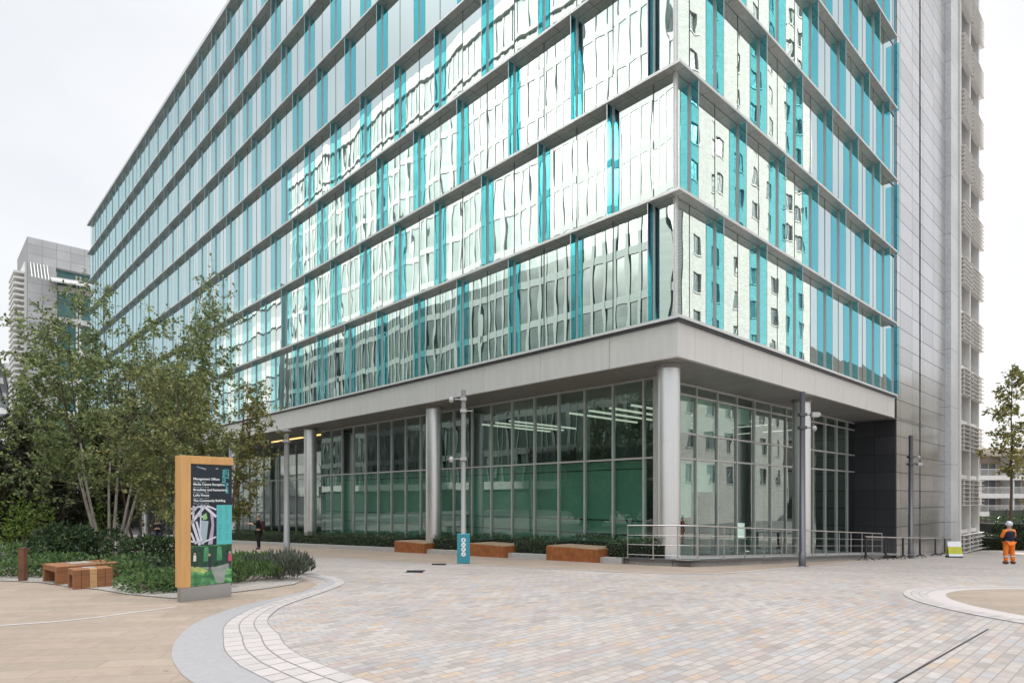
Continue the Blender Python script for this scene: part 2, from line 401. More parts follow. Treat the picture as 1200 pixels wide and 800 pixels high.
# left edge of the setts: grey granite band and three rows of pale setts
oe = G([(201,768),(208,748),(230,730),(270,714),(310,704),(356,693.5)])
n1, n2 = p2g(208, 784), p2g(224, 799)
near = [n1, n2, (n2[0]+1.0, n2[1]-.95), (n2[0]+2.4, n2[1]-1.8), (n2[0]+4.4, n2[1]-2.4)]
outer = spline(near[::-1]+oe, 8)
def inset(pl, d):
    r_ = []
    for i, p in enumerate(pl):
        a, b = pl[max(0, i-1)], pl[min(len(pl)-1, i+1)]
        tx, ty = b[0]-a[0], b[1]-a[1]; L = math.hypot(tx, ty)
        dd = d(i/(len(pl)-1)) if callable(d) else d
        r_.append((p[0]+ty/L*dd, p[1]-tx/L*dd))
    return r_
tipo = G([(374,688.5),(384,684),(381,680),(370,676.5),(357,674.5)])
b0 = spline(G([(356,693.5)])+tipo, 6)
wfun = lambda t: .52-.18*max(0, (t-.6)/.4)
inner = inset(outer, wfun)
beige_edge = outer+b0
bed_front = G([(0,681),(48,683),(80,688),(113,691),(150,697),(205,702),(262,696),(305,691),(345,685),(356,680)])
sheet('sandstone_path', outer+G([(357,692.5),(372,684),(356,680)])+bed_front[::-1][1:]+[(bed_front[0][0]-14, bed_front[0][1]+2), (-24, 4), (-14, .5), (-4,.8)], .008, SAND, .8)
def strip(name, a, b, off, m):
    mb = MB()
    for p, q in zip(a, b):
        mb.v.append((p[0], p[1], g(*p)+off)); mb.v.append((q[0], q[1], g(*q)+off))
    for i in range(len(a)-1):
        mb.f.append((2*i, 2*i+1, 2*i+3, 2*i+2)); mb.m.append(0); mb.sm.append(True)
    o = mb.build(name, m); o['kind'] = 'structure'; return o
full = outer+b0[1:]
wf2 = lambda t: .50 if t < .42 else .50-.36*min(1, (t-.42)/.3)
strip('granite_band', inset(full, wf2), full, .012, BAND)
def sett_rows(name, pa, pb):
    """One curved course of separate pale setts between two edge lines."""
    mb = MB()
    LA = [0.0]
    for a_, b_ in zip(pa, pa[1:]): LA.append(LA[-1]+math.hypot(b_[0]-a_[0], b_[1]-a_[1]))
    def at_(q):
        for i_ in range(len(pa)-1):
            if LA[i_+1] >= q:
                t_ = (q-LA[i_])/max(1e-6, LA[i_+1]-LA[i_])
                return tuple(pa[i_][c]*(1-t_)+pa[i_+1][c]*t_ for c in (0,1)), tuple(pb[i_][c]*(1-t_)+pb[i_+1][c]*t_ for c in (0,1))
    q = 0
    while q+.3 < LA[-1]:
        le = rnd.uniform(.2,.3); a0, b0_ = at_(q+.006); a1, b1_ = at_(q+le-.006)
        k = len(mb.v); mb.v += [(*p, g(*p)+.013) for p in (a0, a1, b1_, b0_)]; mb.f.append((k+3,k+2,k+1,k)); mb.m.append(rnd.choice((0,0,1))); mb.sm.append(False)
        q += le
    o = mb.build(name, [PALE, BAND2]); o['kind'] = 'structure'
row = outer[:]
tap = lambda t: 1-.72*min(1, max(0, (t-.42)/.35))
strip('sett_row', inset(full, lambda t: wf2(t)+.63*tap(t)), inset(full, wf2), .009, JOINT)
for k in range(3): sett_rows('sett_row', inset(full, lambda t, k=k: wf2(t)+(.012+.205*k)*tap(t)), inset(full, lambda t, k=k: wf2(t)+(.2+.205*k)*tap(t)))
# pale curved line in the sandstone
ln = spline(G([(-60,738),(0,733),(80,727),(150,718.5),(205,711)]), 6)
strip('pale_line', inset(ln, .07), ln, .012, PALE)
# sandstone strip along the building, with its pale edge line
ea = G([(225,643.5),(280,645.5),(313,647.8),(380,652.5),(463,657.8),(560,662),(660,666.7),(740,670.5),(800,672),(850,671),(930,664.5),(1020,656.5),(1090,651.5)])
ea = spline(ea, 5)
inn = [W(.1, 60), W(.1, 1.5), W(.4, .2), W(2, -.3), W(33, -.3)]
sheet('building_footway', ea+inn[::-1], .008, SAND, 1.0)
strip('pale_line', inset(ea, .16), ea, .012, PALE)
# round sandstone island at the right
def circ(p, q, r_):
    ax, ay = p; bx, by = q; cx, cy = r_
    d = 2*(ax*(by-cy)+bx*(cy-ay)+cx*(ay-by))
    ux = ((ax*ax+ay*ay)*(by-cy)+(bx*bx+by*by)*(cy-ay)+(cx*cx+cy*cy)*(ay-by))/d
    uy = ((ax*ax+ay*ay)*(cx-bx)+(bx*bx+by*by)*(ax-cx)+(cx*cx+cy*cy)*(bx-ax))/d
    return (ux, uy), math.hypot(ux-ax, uy-ay)
(icx, icy), ir = circ(p2g(1112,701), p2g(1190,690.2), p2g(1196,721))
ring = lambda rr: [(icx+rr*math.cos(2*math.pi*i/64), icy+rr*math.sin(2*math.pi*i/64)) for i in range(64)]
sheet('sandstone_island', ring(ir), .008, SAND, .6)
rc = lambda rr: ring(rr)+[ring(rr)[0]]
strip('granite_ring', rc(ir+.28), rc(ir), .009, PALE)
strip('sett_row', rc(ir+.28+.37), rc(ir+.28), .0085, JOINT)
for k in range(3): sett_rows('sett_row', rc(ir+.29+.12*k), rc(ir+.40+.12*k))
# thin dark drain between two fields of setts
da, db = p2g(1052, 797), p2g(1157, 737)
dd = ((db[0]-da[0])*.3, (db[1]-da[1])*.3)
dl = [(da[0]-dd[0]*4+(db[0]-da[0]+dd[0]*4)*i/12, da[1]-dd[1]*4+(db[1]-da[1]+dd[1]*4)*i/12) for i in range(13)]
strip('slot_drain', inset(dl, .022), dl, .008, BLACK)
for px, py in ((486,670),(514,661.5)):
    p = p2g(px, py); mb = MB()
    for i in range(7): mb.box(-.2, .2, -.2+i*.06, -.175+i*.06, 0, .012)
    mb.box(-.23, .23, -.24, -.202, 0, .014); mb.box(-.23, .23, .207, .245, 0, .014)
    o = mb.build('drain_grate', BLACK); o.location = (*p, g(*p)+.006)
    tag(o, 'dark drain grate in the setts %s' % ('nearer the viewer' if px < 500 else 'by the footway edge'), 'drain grate', 'drain grates in the plaza')

# ================================================================== the glass office building
B = thing('office_building', 'large glass office block with blue fins, grey ledges and round steel columns', 'building', (CX, CY, 0), math.atan2(ry, rx))
S = 3.27; Z0 = 7.21; ST = 3.92; NL = 8
ZL = lambda k: Z0+ST*k
UE, VE = 27.75*S, 22.3
def pane(mb, side, a, b, z0, z1, m=0, nx=5, nz=6):
    k = len(mb.v)
    bu = rnd.uniform(-.0024, .0024); ta = rnd.uniform(-.0035, .0035); tb = rnd.uniform(-.005, .005)
    for j in range(nz+1):
        for i in range(nx+1):
            s = a+(b-a)*i/nx; z = z0+(z1-z0)*j/nz
            x_, y_ = 2*i/nx-1, 2*j/nz-1
            off = bu*(1-x_*x_)*(1-.5*y_*y_)+ta*x_*.5+tb*y_*.5
            mb.v.append((-off, s, z) if side == 'l' else (s, -off, z))
    for j in range(nz):
        for i in range(nx):
            q = (k+j*(nx+1)+i, k+j*(nx+1)+i+1, k+(j+1)*(nx+1)+i+1, k+(j+1)*(nx+1)+i)
            mb.f.append(q if side == 'r' else q[::-1]); mb.m.append(m); mb.sm.append(True)
def vis_area(side, a, b, z0, z1):
    pts = []
    for s in (a, b):
        for z in (z0, z1):
            x, y = W(0, s) if side == 'l' else W(s, 0)
            pts.append(proj(x, y, z))
    x0, x1 = max(0, min(p[0] for p in pts)), min(1200, max(p[0] for p in pts))
    y0, y1 = max(0, min(p[1] for p in pts)), min(800, max(p[1] for p in pts))
    return max(0, x1-x0)*max(0, y1-y0)
wins = []; fins = []
for side, end in (('l', UE), ('r', VE)):
    for row in range(NL):
        ph = (.25 if row % 2 == 0 else .75) if side == 'l' else (.75 if row % 2 == 0 else .25)
        z0, z1 = ZL(row)+.12, ZL(row+1)
        edges = [0.0]; k = 0
        while (ph+k)*S < end-.2: edges.append((ph+k)*S); k += 1
        edges.append(end)
        for i in range(len(edges)-1):
            wins.append((vis_area(side, edges[i], edges[i+1], z0, z1), side, row, edges[i], edges[i+1], z0, z1, i > 0))
        for e in edges[1:-1]: fins.append((vis_area(side, e-.4, e+.4, z0, z1), side, row, e, z0, z1))
def add_window(mg, mf, side, a, b, z0, z1, first):
    joints = [q for q in [(.25+.5*i)*S for i in range(60)] if a+.1 < q < b-.1]
    cuts = [a]+joints+[b]
    for c0, c1 in zip(cuts, cuts[1:]): pane(mg, side, c0+.012, c1-.012, z0+.05, z1-.02)
    def bx(s0, s1, o0, o1, za, zb, m):
        if side == 'l': mf.box(-o1, -o0, s0, s1, za, zb, m)
        else: mf.box(s0, s1, -o1, -o0, za, zb, m)
    bx(a-.03 if first else a+.002, a+.03, -.1, .055, z0+.004, z1-.004, 0)
    for q in joints: bx(q-.018, q+.018, -.06, .008, z0+.004, z1-.004, 1)
    bx(a+.03, b-.03, -.06, .012, z0+.002, z0+.05, 0)
wins.sort(key=lambda t: -t[0]); fins.sort(key=lambda t: -t[0])
rest_g, rest_f = MB(), MB()
for i, (ar, side, row, a, b, z0, z1, first) in enumerate(wins):
    if i < 99:
        mg, mf = MB(), MB(); add_window(mg, mf, side, a, b, z0, z1, first)
        o = mg.build('window', GLASS, B); mf.build('frame', [MULL, MULLD], o)
    else: add_window(rest_g, rest_f, side, a, b, z0, z1, first)
o = rest_g.build('window', GLASS, B); o['kind'] = 'stuff'; q = rest_f.build('frame', [MULL, MULLD], o); q['kind'] = 'stuff'
restfin = MB()
for i, (ar, side, row, e, z0, z1) in enumerate(fins):
    mb = MB() if i < 99 else restfin
    if side == 'l':
        mb.box(-.32, -.058, e-.008, e+.008, z0+.01, z1-.01, 0); mb.box(-.34, -.321, e-.012, e+.012, z0+.01, z1-.01, 1)
    else:
        mb.box(e-.008, e+.008, -.32, -.058, z0+.01, z1-.01, 0); mb.box(e-.012, e+.012, -.34, -.321, z0+.01, z1-.01, 1)
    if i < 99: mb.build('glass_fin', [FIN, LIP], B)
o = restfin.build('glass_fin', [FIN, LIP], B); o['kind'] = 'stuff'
mb = MB(); mb.box(-.05, .06, -.05, .06, ZL(0)+.1, ZL(NL)); mb.build('corner_post', LIP, B)
for k in range(NL+1):
    z = ZL(k); mb = MB(); t = .08 if k < NL else .3
    mb.box(-.35, .0, -.35, UE+.3, z, z+t, 0); mb.box(.0, 21.6, -.35, .0, z, z+t, 0)
    mb.box(-.375, -.352, -.375, UE+.3, z-.012, z+t, 1); mb.box(-.352, 21.6, -.375, -.352, z-.012, z+t, 1)
    mb.build('ledge', [LEDGE, LIP], B)
# floors, ceilings and core behind the upper glass
mb = MB()
for k in range(NL):
    mb.box(.12, 22, .12, UE-.2, ZL(k)-.35, ZL(k)+.02, 0)
mb.box(.12, 22, .12, UE-.2, ZL(NL)-.3, ZL(NL)+.2, 0)
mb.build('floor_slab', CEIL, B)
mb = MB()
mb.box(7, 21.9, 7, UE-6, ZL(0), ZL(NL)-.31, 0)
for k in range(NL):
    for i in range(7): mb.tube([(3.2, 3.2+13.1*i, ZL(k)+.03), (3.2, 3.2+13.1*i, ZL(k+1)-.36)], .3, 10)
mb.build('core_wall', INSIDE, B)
mb = MB()
for k in range(NL):
    for s in ('l', 'r'):
        e = UE-.3 if s == 'l' else 21.9
        if s == 'l': mb.box(.16, .2, .22, e, ZL(k)+.03, ZL(k)+.62)
        else: mb.box(.22, e, .16, .2, ZL(k)+.03, ZL(k)+.62)
mb.build('upstand', BLIND, B)
# fascia of metal panels, soffit
zf0, zf1 = 6.05, 7.13
mb = MB(); mb.box(-.2, -.05, -.2, .75*S-.006, zf0, zf1); mb.box(-.05, .25*S-.006, -.2, -.05, zf0, zf1); mb.build('fascia_panel', FASCIA, B)
k = 0
while (.75+k)*S < UE:
    mb = MB(); mb.box(-.2, -.05, (.75+k)*S+.006, min((1.75+k)*S-.006, UE+.2), zf0, zf1); mb.build('fascia_panel', FASCIA, B); k += 1
k = 0
while (.25+k)*S < 21.6:
    mb = MB(); mb.box((.25+k)*S+.006, min((1.25+k)*S-.006, 21.7), -.2, -.05, zf0, zf1); mb.build('fascia_panel', FASCIA, B); k += 1
mb = MB(); mb.box(-.04, .1, -.04, UE, zf0+.05, Z0-.004, 0); mb.box(.1, 21.6, -.04, .1, zf0+.05, Z0-.004, 0)
mb.box(-.3, -.0, -.3, UE, zf1+.006, Z0-.002, 0); mb.box(.0, 21.6, -.3, -.0, zf1+.006, Z0-.002, 0)
mb.build('fascia_backing', MULLD, B)
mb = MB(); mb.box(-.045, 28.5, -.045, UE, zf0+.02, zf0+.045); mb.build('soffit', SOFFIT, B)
# columns
def column(v, u):
    zb = gb(v, u)-.1; mb = MB(); r_ = .385
    for za, zb_ in ((zb, 2.1+zb), (zb+2.112, zb+4.2), (zb+4.212, zf0+.01)): mb.tube([(v, u, za), (v, u, zb_)], r_, 48)
    mb.tube([(v, u, zb+2.0), (v, u, zb+4.3)], r_-.012, 32)
    o = mb.build('column', STEEL, B)
    c = MB(); c.tube([(v, u, zf0-.12), (v, u, zf0+.015)], [r_+.035, r_+.035], 40); c.build('column_collar', CEIL, o)
for k in range(7): column(.85, .8+13.1*k)
column(11.7, .8)
# ground-floor glazing
zt = zf0+.015
mv = [2.2, 2.70]+[2.70+1.415*k for k in range(1, 19)]
RC = 2.2
def lobby(side, a, b, trans, low=-2.4):
    mg, mf = MB(), MB()
    zc = [low]+trans+[zt]
    for z0, z1 in zip(zc, zc[1:]):
        k = len(mg.v); pane(mg, side, a+.02, b-.02, z0+.02, z1-.02, 0, 4, 4)
        mg.v[k:] = [(x+RC, y, z) if side == 'l' else (x, y+RC, z) for x, y, z in mg.v[k:]]
    def bx(s0, s1, o0, o1, za, zb):
        if side == 'l': mf.box(RC-o1, RC-o0, s0, s1, za, zb)
        else: mf.box(s0, s1, RC-o1, RC-o0, za, zb)
    bx(a-.035, a+.035, -.08, .07, low, zt-.001)
    for z in trans: bx(a+.036, b-.036, -.06, .05, z-.035, z+.035)
    bx(a+.036, b-.036, -.06, .05, zt-.08, zt-.002)
    o = mg.build('lobby_window', LOBBY, B); mf.build('frame', MULL, o)
for a, b in zip(mv, mv[1:]): lobby('l', a, b, [3.12])
mr_ = [2.2, 3.3]+[3.3+1.66*k for k in range(1, 13)]
mr_[-1] = 22.75
for a, b in zip(mr_, mr_[1:]): lobby('r', a, b, [3.17, 4.14, 5.62])
mb = MB(); mb.box(RC-.09, RC+.05, RC-.09, RC+.05, -2.4, zt-.001); mb.build('glazing_post', MULL, B)
# lobby interior
mb = MB()
for i in range(12):
    for j in range(24):
        v0, v1, u0, u1 = 2.3+1.8*i, 2.3+1.8*(i+1), 2.3+1.8*j, 2.3+1.8*(j+1)
        if v0 > 9 and u0 > 9: continue
        mb.face([(v0,u0,gb(v0,u0)+.12),(v1,u0,gb(v1,u0)+.12),(v1,u1,gb(v1,u1)+.12),(v0,u1,gb(v0,u1)+.12)])
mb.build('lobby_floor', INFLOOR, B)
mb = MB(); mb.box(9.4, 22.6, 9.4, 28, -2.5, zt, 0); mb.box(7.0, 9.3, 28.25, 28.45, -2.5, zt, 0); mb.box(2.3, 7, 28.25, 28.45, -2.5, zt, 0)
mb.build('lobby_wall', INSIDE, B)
mb = MB()
for v, u in ((5.6, 8.5), (5.6, 15), (5.6, 21.5), (12, 5.4), (17, 5.4)):
    mb.tube([(v, u, -2.4), (v, u, zt)], .33, 16)
mb.build('lobby_column', CEIL, B)
mb = MB(); mb.box(2.42, 2.44, 2.75, 28, -2.3, 3.06, 0)
for z in (.2, .75, 2.72): mb.box(2.405, 2.419, 2.75, 28, z, z+.05, 1)
mb.build('privacy_screen', [SCREEN, MULLD], B)
for u in (4.2, 5.3, 6.4, 7.5, 11.4, 12.4, 13.4):
    mb = MB(); mb.box(3.6, 8.6, u, u+.12, 5.35, 5.42); mb.build('strip_light', STRIP, B)
for u in (4.0, 7.5, 11, 14.5):
    mb = MB(); mb.box(13, 13.1, 3.6, 7.5, 5.45, 5.5) if u == 4 else mb.box(4+u, 4.1+u, 3.6, 7.5, 5.45, 5.5); mb.build('strip_light', STRIP, B)
for i, (lo) in enumerate((4.25, 4.1, 4.16, 4.3, 4.9)):
    a, b = mr_[i], mr_[i+1]
    mb = MB(); mb.box(a+.05, b-.05, RC+.15, RC+.17, lo, 5.58, 0); mb.tube([(a+.05, RC+.16, 5.63), (b-.05, RC+.16, 5.63)], .045, 8, 0); mb.tube([(a+.05, RC+.16, lo), (b-.05, RC+.16, lo)], .018, 8, 0)
    mb.build('roller_blind', BLIND, B)
for a, b, lo in ((mr_[1], mr_[2], .9),(mr_[2], mr_[3], 1.9)):
    mb = MB(); mb.box(a+.05, b-.05, RC+.15, RC+.17, lo, 3.1, 0); mb.tube([(a+.05, RC+.16, lo), (b-.05, RC+.16, lo)], .018, 8, 0); mb.build('roller_blind', BLIND, B)
# desks glimpsed through the corner glass
mb = MB()
for v in (5, 8, 11.5, 15):
    zb = gb(v, 4.5)+.12
    mb.box(v, v+1.8, 4.1, 5, zb+.72, zb+.75); mb.box(v+.1, v+.16, 4.2, 4.9, zb, zb+.72); mb.box(v+1.64, v+1.7, 4.2, 4.9, zb, zb+.72)
mb.build('desk', BLIND, B)
# entrance recess further along
mb = MB(); mb.box(6.6, 6.7, 28.5, UE, -2.6, zt, 0); mb.build('entrance_wall', INSIDE, B)
for k in range(16):
    mg = MB(); u0 = 28.6+3.3*k
    pane(mg, 'l', u0, u0+3.2, -2.4, zt-.05); mg.v = [(x+5.2, y, z) for x, y, z in mg.v]
    o = mg.build('entrance_window', LOBBY, B)
    mf = MB(); mf.box(5.12, 5.28, u0-.07, u0, -2.4, zt-.01); mf.box(5.14, 5.26, u0+.001, u0+3.2, 3.1, 3.18); mf.box(5.16, 5.24, u0+1.57, u0+1.63, -2.4, 3.1); mf.build('frame', MULL, o)
for k in range(3):
    mb = MB(); mb.box(3.0, 3.25, 30+3*k, 32.2+3*k, zf0-.03, zf0+.018); mb.build('warm_downlight', WARM, B)
mb = MB(); mb.box(5.5, 5.6, 29, UE, 4.4, 5.2); mb.build('warm_bulkhead', plain('warm_wood', (.45,.24,.07), .5), B)
# cladding tower at the right, slot, pilaster, louvre bays
TT = 44
mb = MB(); mb.box(22.85, 27.35, 0, 9, -3, TT); mb.build('cladding_wall', CLAD, B)
mb = MB(); mb.box(27.7, 33.55, 0, 9, -3, TT); mb.build('cladding_wall', CLAD, B)
mb = MB(); mb.box(27.352, 27.698, .35, 9, -3, TT, 0); mb.build('slot_back', MULLD, B)
mb = MB(); mb.box(27.36, 27.55, .12, .14, -3, 8.6); mb.build('slot_window', LOBBY, B)
mb = MB(); mb.box(22.76, 22.848, .02, 2.6, -3, zf0+.06); mb.build('return_wall', CLADD, B)
mb = MB(); mb.box(22.3, 22.84, .25, 9, zf0, TT-4); mb.build('side_strip', MULLD, B)
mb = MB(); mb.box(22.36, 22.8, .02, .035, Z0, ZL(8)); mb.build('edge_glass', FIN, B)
mb = MB(); mb.box(33.62, 35.6, -.35, 9, -3, TT); mb.build('pilaster', PIL, B)
mb = MB()
for v in (35.8, 38.7, 41.7): mb.box(v, v+.28, -.45, .2, -3, TT)
for k in range(-2, 10): mb.box(36.081, 41.699, -.3, .19, ZL(k)-.28, ZL(k)+.0)
mb.build('louvre_frame', WHITEM, B)
mb = MB(); mb.box(35.65, 42, .25, 9, -3, TT); mb.build('louvre_backing', plain('dim_glazing', (.12,.14,.14), .15, var=.2, scale=.7), B)
for k in range(-2, 9):
    for v0, v1 in ((36.1, 38.68), (39.0, 42.6)):
        mb = MB()
        z = ZL(k)-.35
        for i in range(7): mb.box(v0, v1, -.66, -.32, z-.3*i-.03, z-.3*i)
        mb.box(v0+.4, v0+.46, -.56, -.46, z-1.85, z); mb.box(v1-.5, v1-.44, -.56, -.46, z-1.85, z)
        mb.build('louvre_panel', WHITEM, B)
# plain back and roof
mb = MB(); mb.box(.2, 22, .2, UE-.2, ZL(NL)+.32, ZL(NL)+.5); mb.box(9, 20, 9, UE-12, ZL(NL)+.5, ZL(NL)+3); mb.build('roof', CEIL, B)
mb = MB(); mb.box(22.001, 22.29, 8, UE, 0, ZL(NL)+.3); mb.box(.12, 22, UE-.15, UE, -3, ZL(NL)+.25); mb.build('rear_wall', INSIDE, B)
# plinth of the corner: stone face, dark coping, deck
edge = [(.05, 2.0), (-.12, 1.4), (-.12, .7), (0, .1), (.35, -.35), (.9, -.53)]+[(.9+1.6*k, -.55) for k in range(1, 12)]
mbp, mbd = MB(), MB()
for (a, b) in zip(edge, edge[1:]):
    za, zb = gb(*a), gb(*b)
    mbp.face([(a[0],a[1],za-.2),(b[0],b[1],zb-.2),(b[0],b[1],zb+.14),(a[0],a[1],za+.14)], 0)
    d = Vector((b[0]-a[0], b[1]-a[1])).normalized(); nn = Vector((d.y, -d.x))
    if nn.dot(Vector((-1,-1))) < 0: nn = -nn
    ao = (a[0]+nn.x*.03, a[1]+nn.y*.03); bo = (b[0]+nn.x*.03, b[1]+nn.y*.03); ai = (a[0]-nn.x*.4, a[1]-nn.y*.4); bi = (b[0]-nn.x*.4, b[1]-nn.y*.4)
    mbp.face([(*ao,za+.14),(*bo,zb+.14),(*bo,zb+.22),(*ao,za+.22)], 1)
    mbp.face([(*ao,za+.22),(*bo,zb+.22),(*bi,zb+.22),(*ai,za+.22)], 1)
    mbp.face([(*ao,za+.14),(*ai,za+.14),(*bi,zb+.14),(*bo,zb+.14)], 1)
mbp.build('plinth', [PLINTH, DARKSTONE], B)
for i in range(14):
    v0, v1 = -.05+1.65*i, -.05+1.65*(i+1)
    for u0, u1 in ((-.5, .9), (.9, 2.3)):
        mbd.face([(v0,u0,gb(v0,u0)+.215),(v1,u0,gb(v1,u0)+.215),(v1,u1,gb(v1,u1)+.215),(v0,u1,gb(v0,u1)+.215)])
mbd.build('plinth_deck', KERB, B)

# handrail on the plinth
path = [(-.12, 1.75), (-.12, .75), (.12, -.0), (.7, -.38), (2.3, -.42)]+[(2.3+1.5*k, -.42) for k in range(1, 12)]
hr = thing('handrail', 'steel handrail with slim posts along the dark plinth at the corner', 'railing', (*W(0, 0), gb(0, 0)), math.atan2(ry, rx))
z00 = gb(0, 0)
def hz(p, h): return (p[0], p[1], gb(*p)-z00+.22+h)
fp = path[:]
mb = MB(); mb.tube([hz(p, 1.08) for p in fp], .024, 8); mb.build('top_rail', RAILM, hr)
for h in (.12, .45, .76):
    mb = MB(); mb.tube([hz(p, h) for p in fp], .011, 6); mb.build('mid_rail', RAILM, hr)
for i, p in enumerate(path):
    mb = MB(); a = hz(p, 0); b = hz(p, 1.06); mb.bar(a, b, .034, .016); mb.bar((a[0],a[1],a[2]-.01), (a[0],a[1],a[2]+.015), .12, .1); mb.build('post', RAILM, hr)

# ------------------------------------------------------------------ vegetation
def leaf_quad(mb, p, d, s, w_, m=0):
    d = d.normalized(); a = d.cross(Vector((rnd.uniform(-1,1), rnd.uniform(-1,1), rnd.uniform(-1,1))))
    if a.length < 1e-4: a = d.orthogonal()
    a = a.normalized()*w_*.5; e = d*s
    nrm = d.cross(a).normalized()*s*.12
    k = len(mb.v)
    mb.v += [tuple(p), tuple(p+e*.45+a-nrm), tuple(p+e), tuple(p+e*.45-a-nrm)]
    mb.f.append((k, k+1, k+2, k+3)); mb.m.append(m); mb.sm.append(False)
def rv(): 
    while True:
        v = Vector((rnd.uniform(-1,1), rnd.uniform(-1,1), rnd.uniform(-1,1)))
        if .05 < v.length < 1: return v.normalized()
def tree(name, label, base, height, rad, stems, leafm, barkm, nb=16, ntw=5, nl=10, leaf=.09, low=.25, spread=.45, droop=.0, r0=.06, top_thin=1.0, group=None, lean=(0,0), shape=None):
    t = thing(name, label, 'tree', (*base, g(*base)-.02), 0, group)
    tb, lb = MB(), MB()
    for s in range(stems):
        ang = 2*math.pi*(s+rnd.uniform(-.25,.25))/max(1, stems)
        sp = spread*rnd.uniform(.6, 1.1) if stems > 1 else .04
        h = height*rnd.uniform(.78, 1.0) if s else height
        pts = []
        for i in range(9):
            q = i/8
            off = rad*sp*(q**.85)
            pts.append(Vector((math.cos(ang)*(off+(.12 if stems > 1 else 0))+rnd.uniform(-.05,.05)*height*.12*q+lean[0]*q*q, math.sin(ang)*(off+(.12 if stems > 1 else 0))+rnd.uniform(-.05,.05)*height*.12*q+lean[1]*q*q, h*q)))
        rr = [r0*rnd.uniform(.8,1.1)*(1-.88*i/8) for i in range(9)]; rr.sort(reverse=True)
        tb.tube(pts[:5], rr[:5], 7); tb.tube(pts[4:], rr[4:], 6, 1)
        for b in range(nb):
            q = low+(1-low)*((b+rnd.random())/nb)
            f = q*8; i = min(7, int(f)); p = pts[i].lerp(pts[i+1], f-i)
            prof = shape(q) if shape else math.sin(math.pi*min(1, max(0, (q-low*.6)/(1.06-low*.6))))**.6
            L = rad*prof*rnd.uniform(.5, 1.0)*(.75 if stems > 1 else 1)
            a2 = ang+rnd.uniform(-1.5,1.5) if stems > 1 else rnd.uniform(0, 2*math.pi)
            d = Vector((math.cos(a2), math.sin(a2), rnd.uniform(.15,.75)))
            bp = [p]
            for k in range(4):
                d = (d+Vector((rnd.uniform(-.25,.25), rnd.uniform(-.25,.25), rnd.uniform(-.2,.15)-droop))).normalized()
                bp.append(bp[-1]+d*L/4)
            tb.tube(bp, [max(.004, rr[i]*.36*(1-.8*k/4)) for k in range(5)], 5, 1, cap=False)
            for tw in range(ntw):
                k = rnd.uniform(.8, 4); j = min(3, int(k)); tp = bp[j].lerp(bp[j+1], k-j)
                td = (rv()+Vector((0,0,.15))+d*.5).normalized(); TL = rnd.uniform(.25, .6)*min(1, rad/2.2)
                te = tp+td*TL+Vector((0,0,-.05))
                tb.tube([tp, te], [.004, .002], 3, 1, cap=False)
                n_ = int(nl*(1 if q < .7 else 1-(1-top_thin)*(q-.7)/.3)*rnd.uniform(.6,1.3))
                for z in range(n_):
                    lp = tp.lerp(te, rnd.uniform(.1,1.1))+rv()*rnd.uniform(0,.10)
                    leaf_quad(lb, lp, rv()+td*.4+Vector((0,0,-.25)), leaf*rnd.uniform(.65,1.25), leaf*.6*rnd.uniform(.7,1.2))
    tb.build('trunk', [barkm, TWIG], t); lb.build('crown', leafm, t)
    return t
LF_OLIVE = leafy('olive_leaves', [(0,(0.078,0.112,0.048)),(.4,(0.160,0.211,0.085)),(.75,(0.261,0.317,0.122)),(1,(0.455,0.504,0.213))])
LF_DARK = leafy('dark_leaves', [(0,(0.018,0.021,0.011)),(.5,(0.039,0.045,0.021)),(.85,(0.075,0.084,0.034)),(1,(0.139,0.139,0.064))])
LF_YELL = leafy('yellowing_leaves', [(0,(0.087,0.105,0.032)),(.5,(0.190,0.204,0.060)),(.85,(0.306,0.285,0.091)),(1,(0.496,0.376,0.120))])
LF_YELL2 = leafy('olive_yellow_leaves', [(0,(0.079,0.098,0.036)),(.5,(0.173,0.202,0.068)),(.85,(0.259,0.272,0.100)),(1,(0.402,0.373,0.152))])
LF_BUSH = leafy('shrub_leaves', [(0,(0.018,0.035,0.018)),(.5,(0.039,0.074,0.031)),(.9,(0.088,0.140,0.053)),(1,(0.210,0.263,0.122))], .25, .35)
LF_LIME = leafy('lime_leaves', [(0,(.06,.11,.02)),(.6,(.14,.22,.035)),(1,(.26,.33,.06))])
LF_LOW = leafy('low_plant_leaves', [(0,(0.046,0.090,0.032)),(.5,(0.100,0.180,0.064)),(1,(0.216,0.306,0.108))])
LF_LAV = leafy('grey_leaves', [(0,(0.065,0.085,0.058)),(.6,(0.130,0.150,0.111)),(1,(0.221,0.234,0.182))])
LF_HEDGE = leafy('hedge_leaves', [(0,(0.021,0.038,0.017)),(.5,(0.045,0.083,0.034)),(.9,(0.095,0.147,0.061)),(1,(0.190,0.241,0.103))], .2, .35)
LF_RIGHT = leafy('plane_leaves', [(0,(0.124,0.145,0.045)),(.5,(0.248,0.259,0.083)),(1,(0.497,0.414,0.145))])
def gpos(px, D): 
    x, y = at(px, D); return (x, y)
tree('birch_tree', 'multi-stemmed airy tree with pale stems fanning from the planting bed', gpos(130, 18.0), 7.0, 3.2, 6, LF_OLIVE, BARK, 24, 8, 25, .115, .27, .5, r0=.05, top_thin=.32, lean=(.5,0), shape=lambda q: 1.0 if q < .55 else 1.0-1.1*(q-.55))
tree('dark_tree', 'dense dark bushy tree at the left edge behind the rusty post', gpos(48, 20.5), 4.6, 3.3, 6, LF_DARK, BARKD, 22, 8, 24, .14, .08, .6, r0=.06, top_thin=.6)
tree('slender_tree', 'slim pale-trunked tree rising just behind the oak information totem', gpos(204, 15.5), 4.6, 2.2, 1, LF_YELL2, BARK, 52, 7, 20, .10, .26, r0=.07, top_thin=.6)
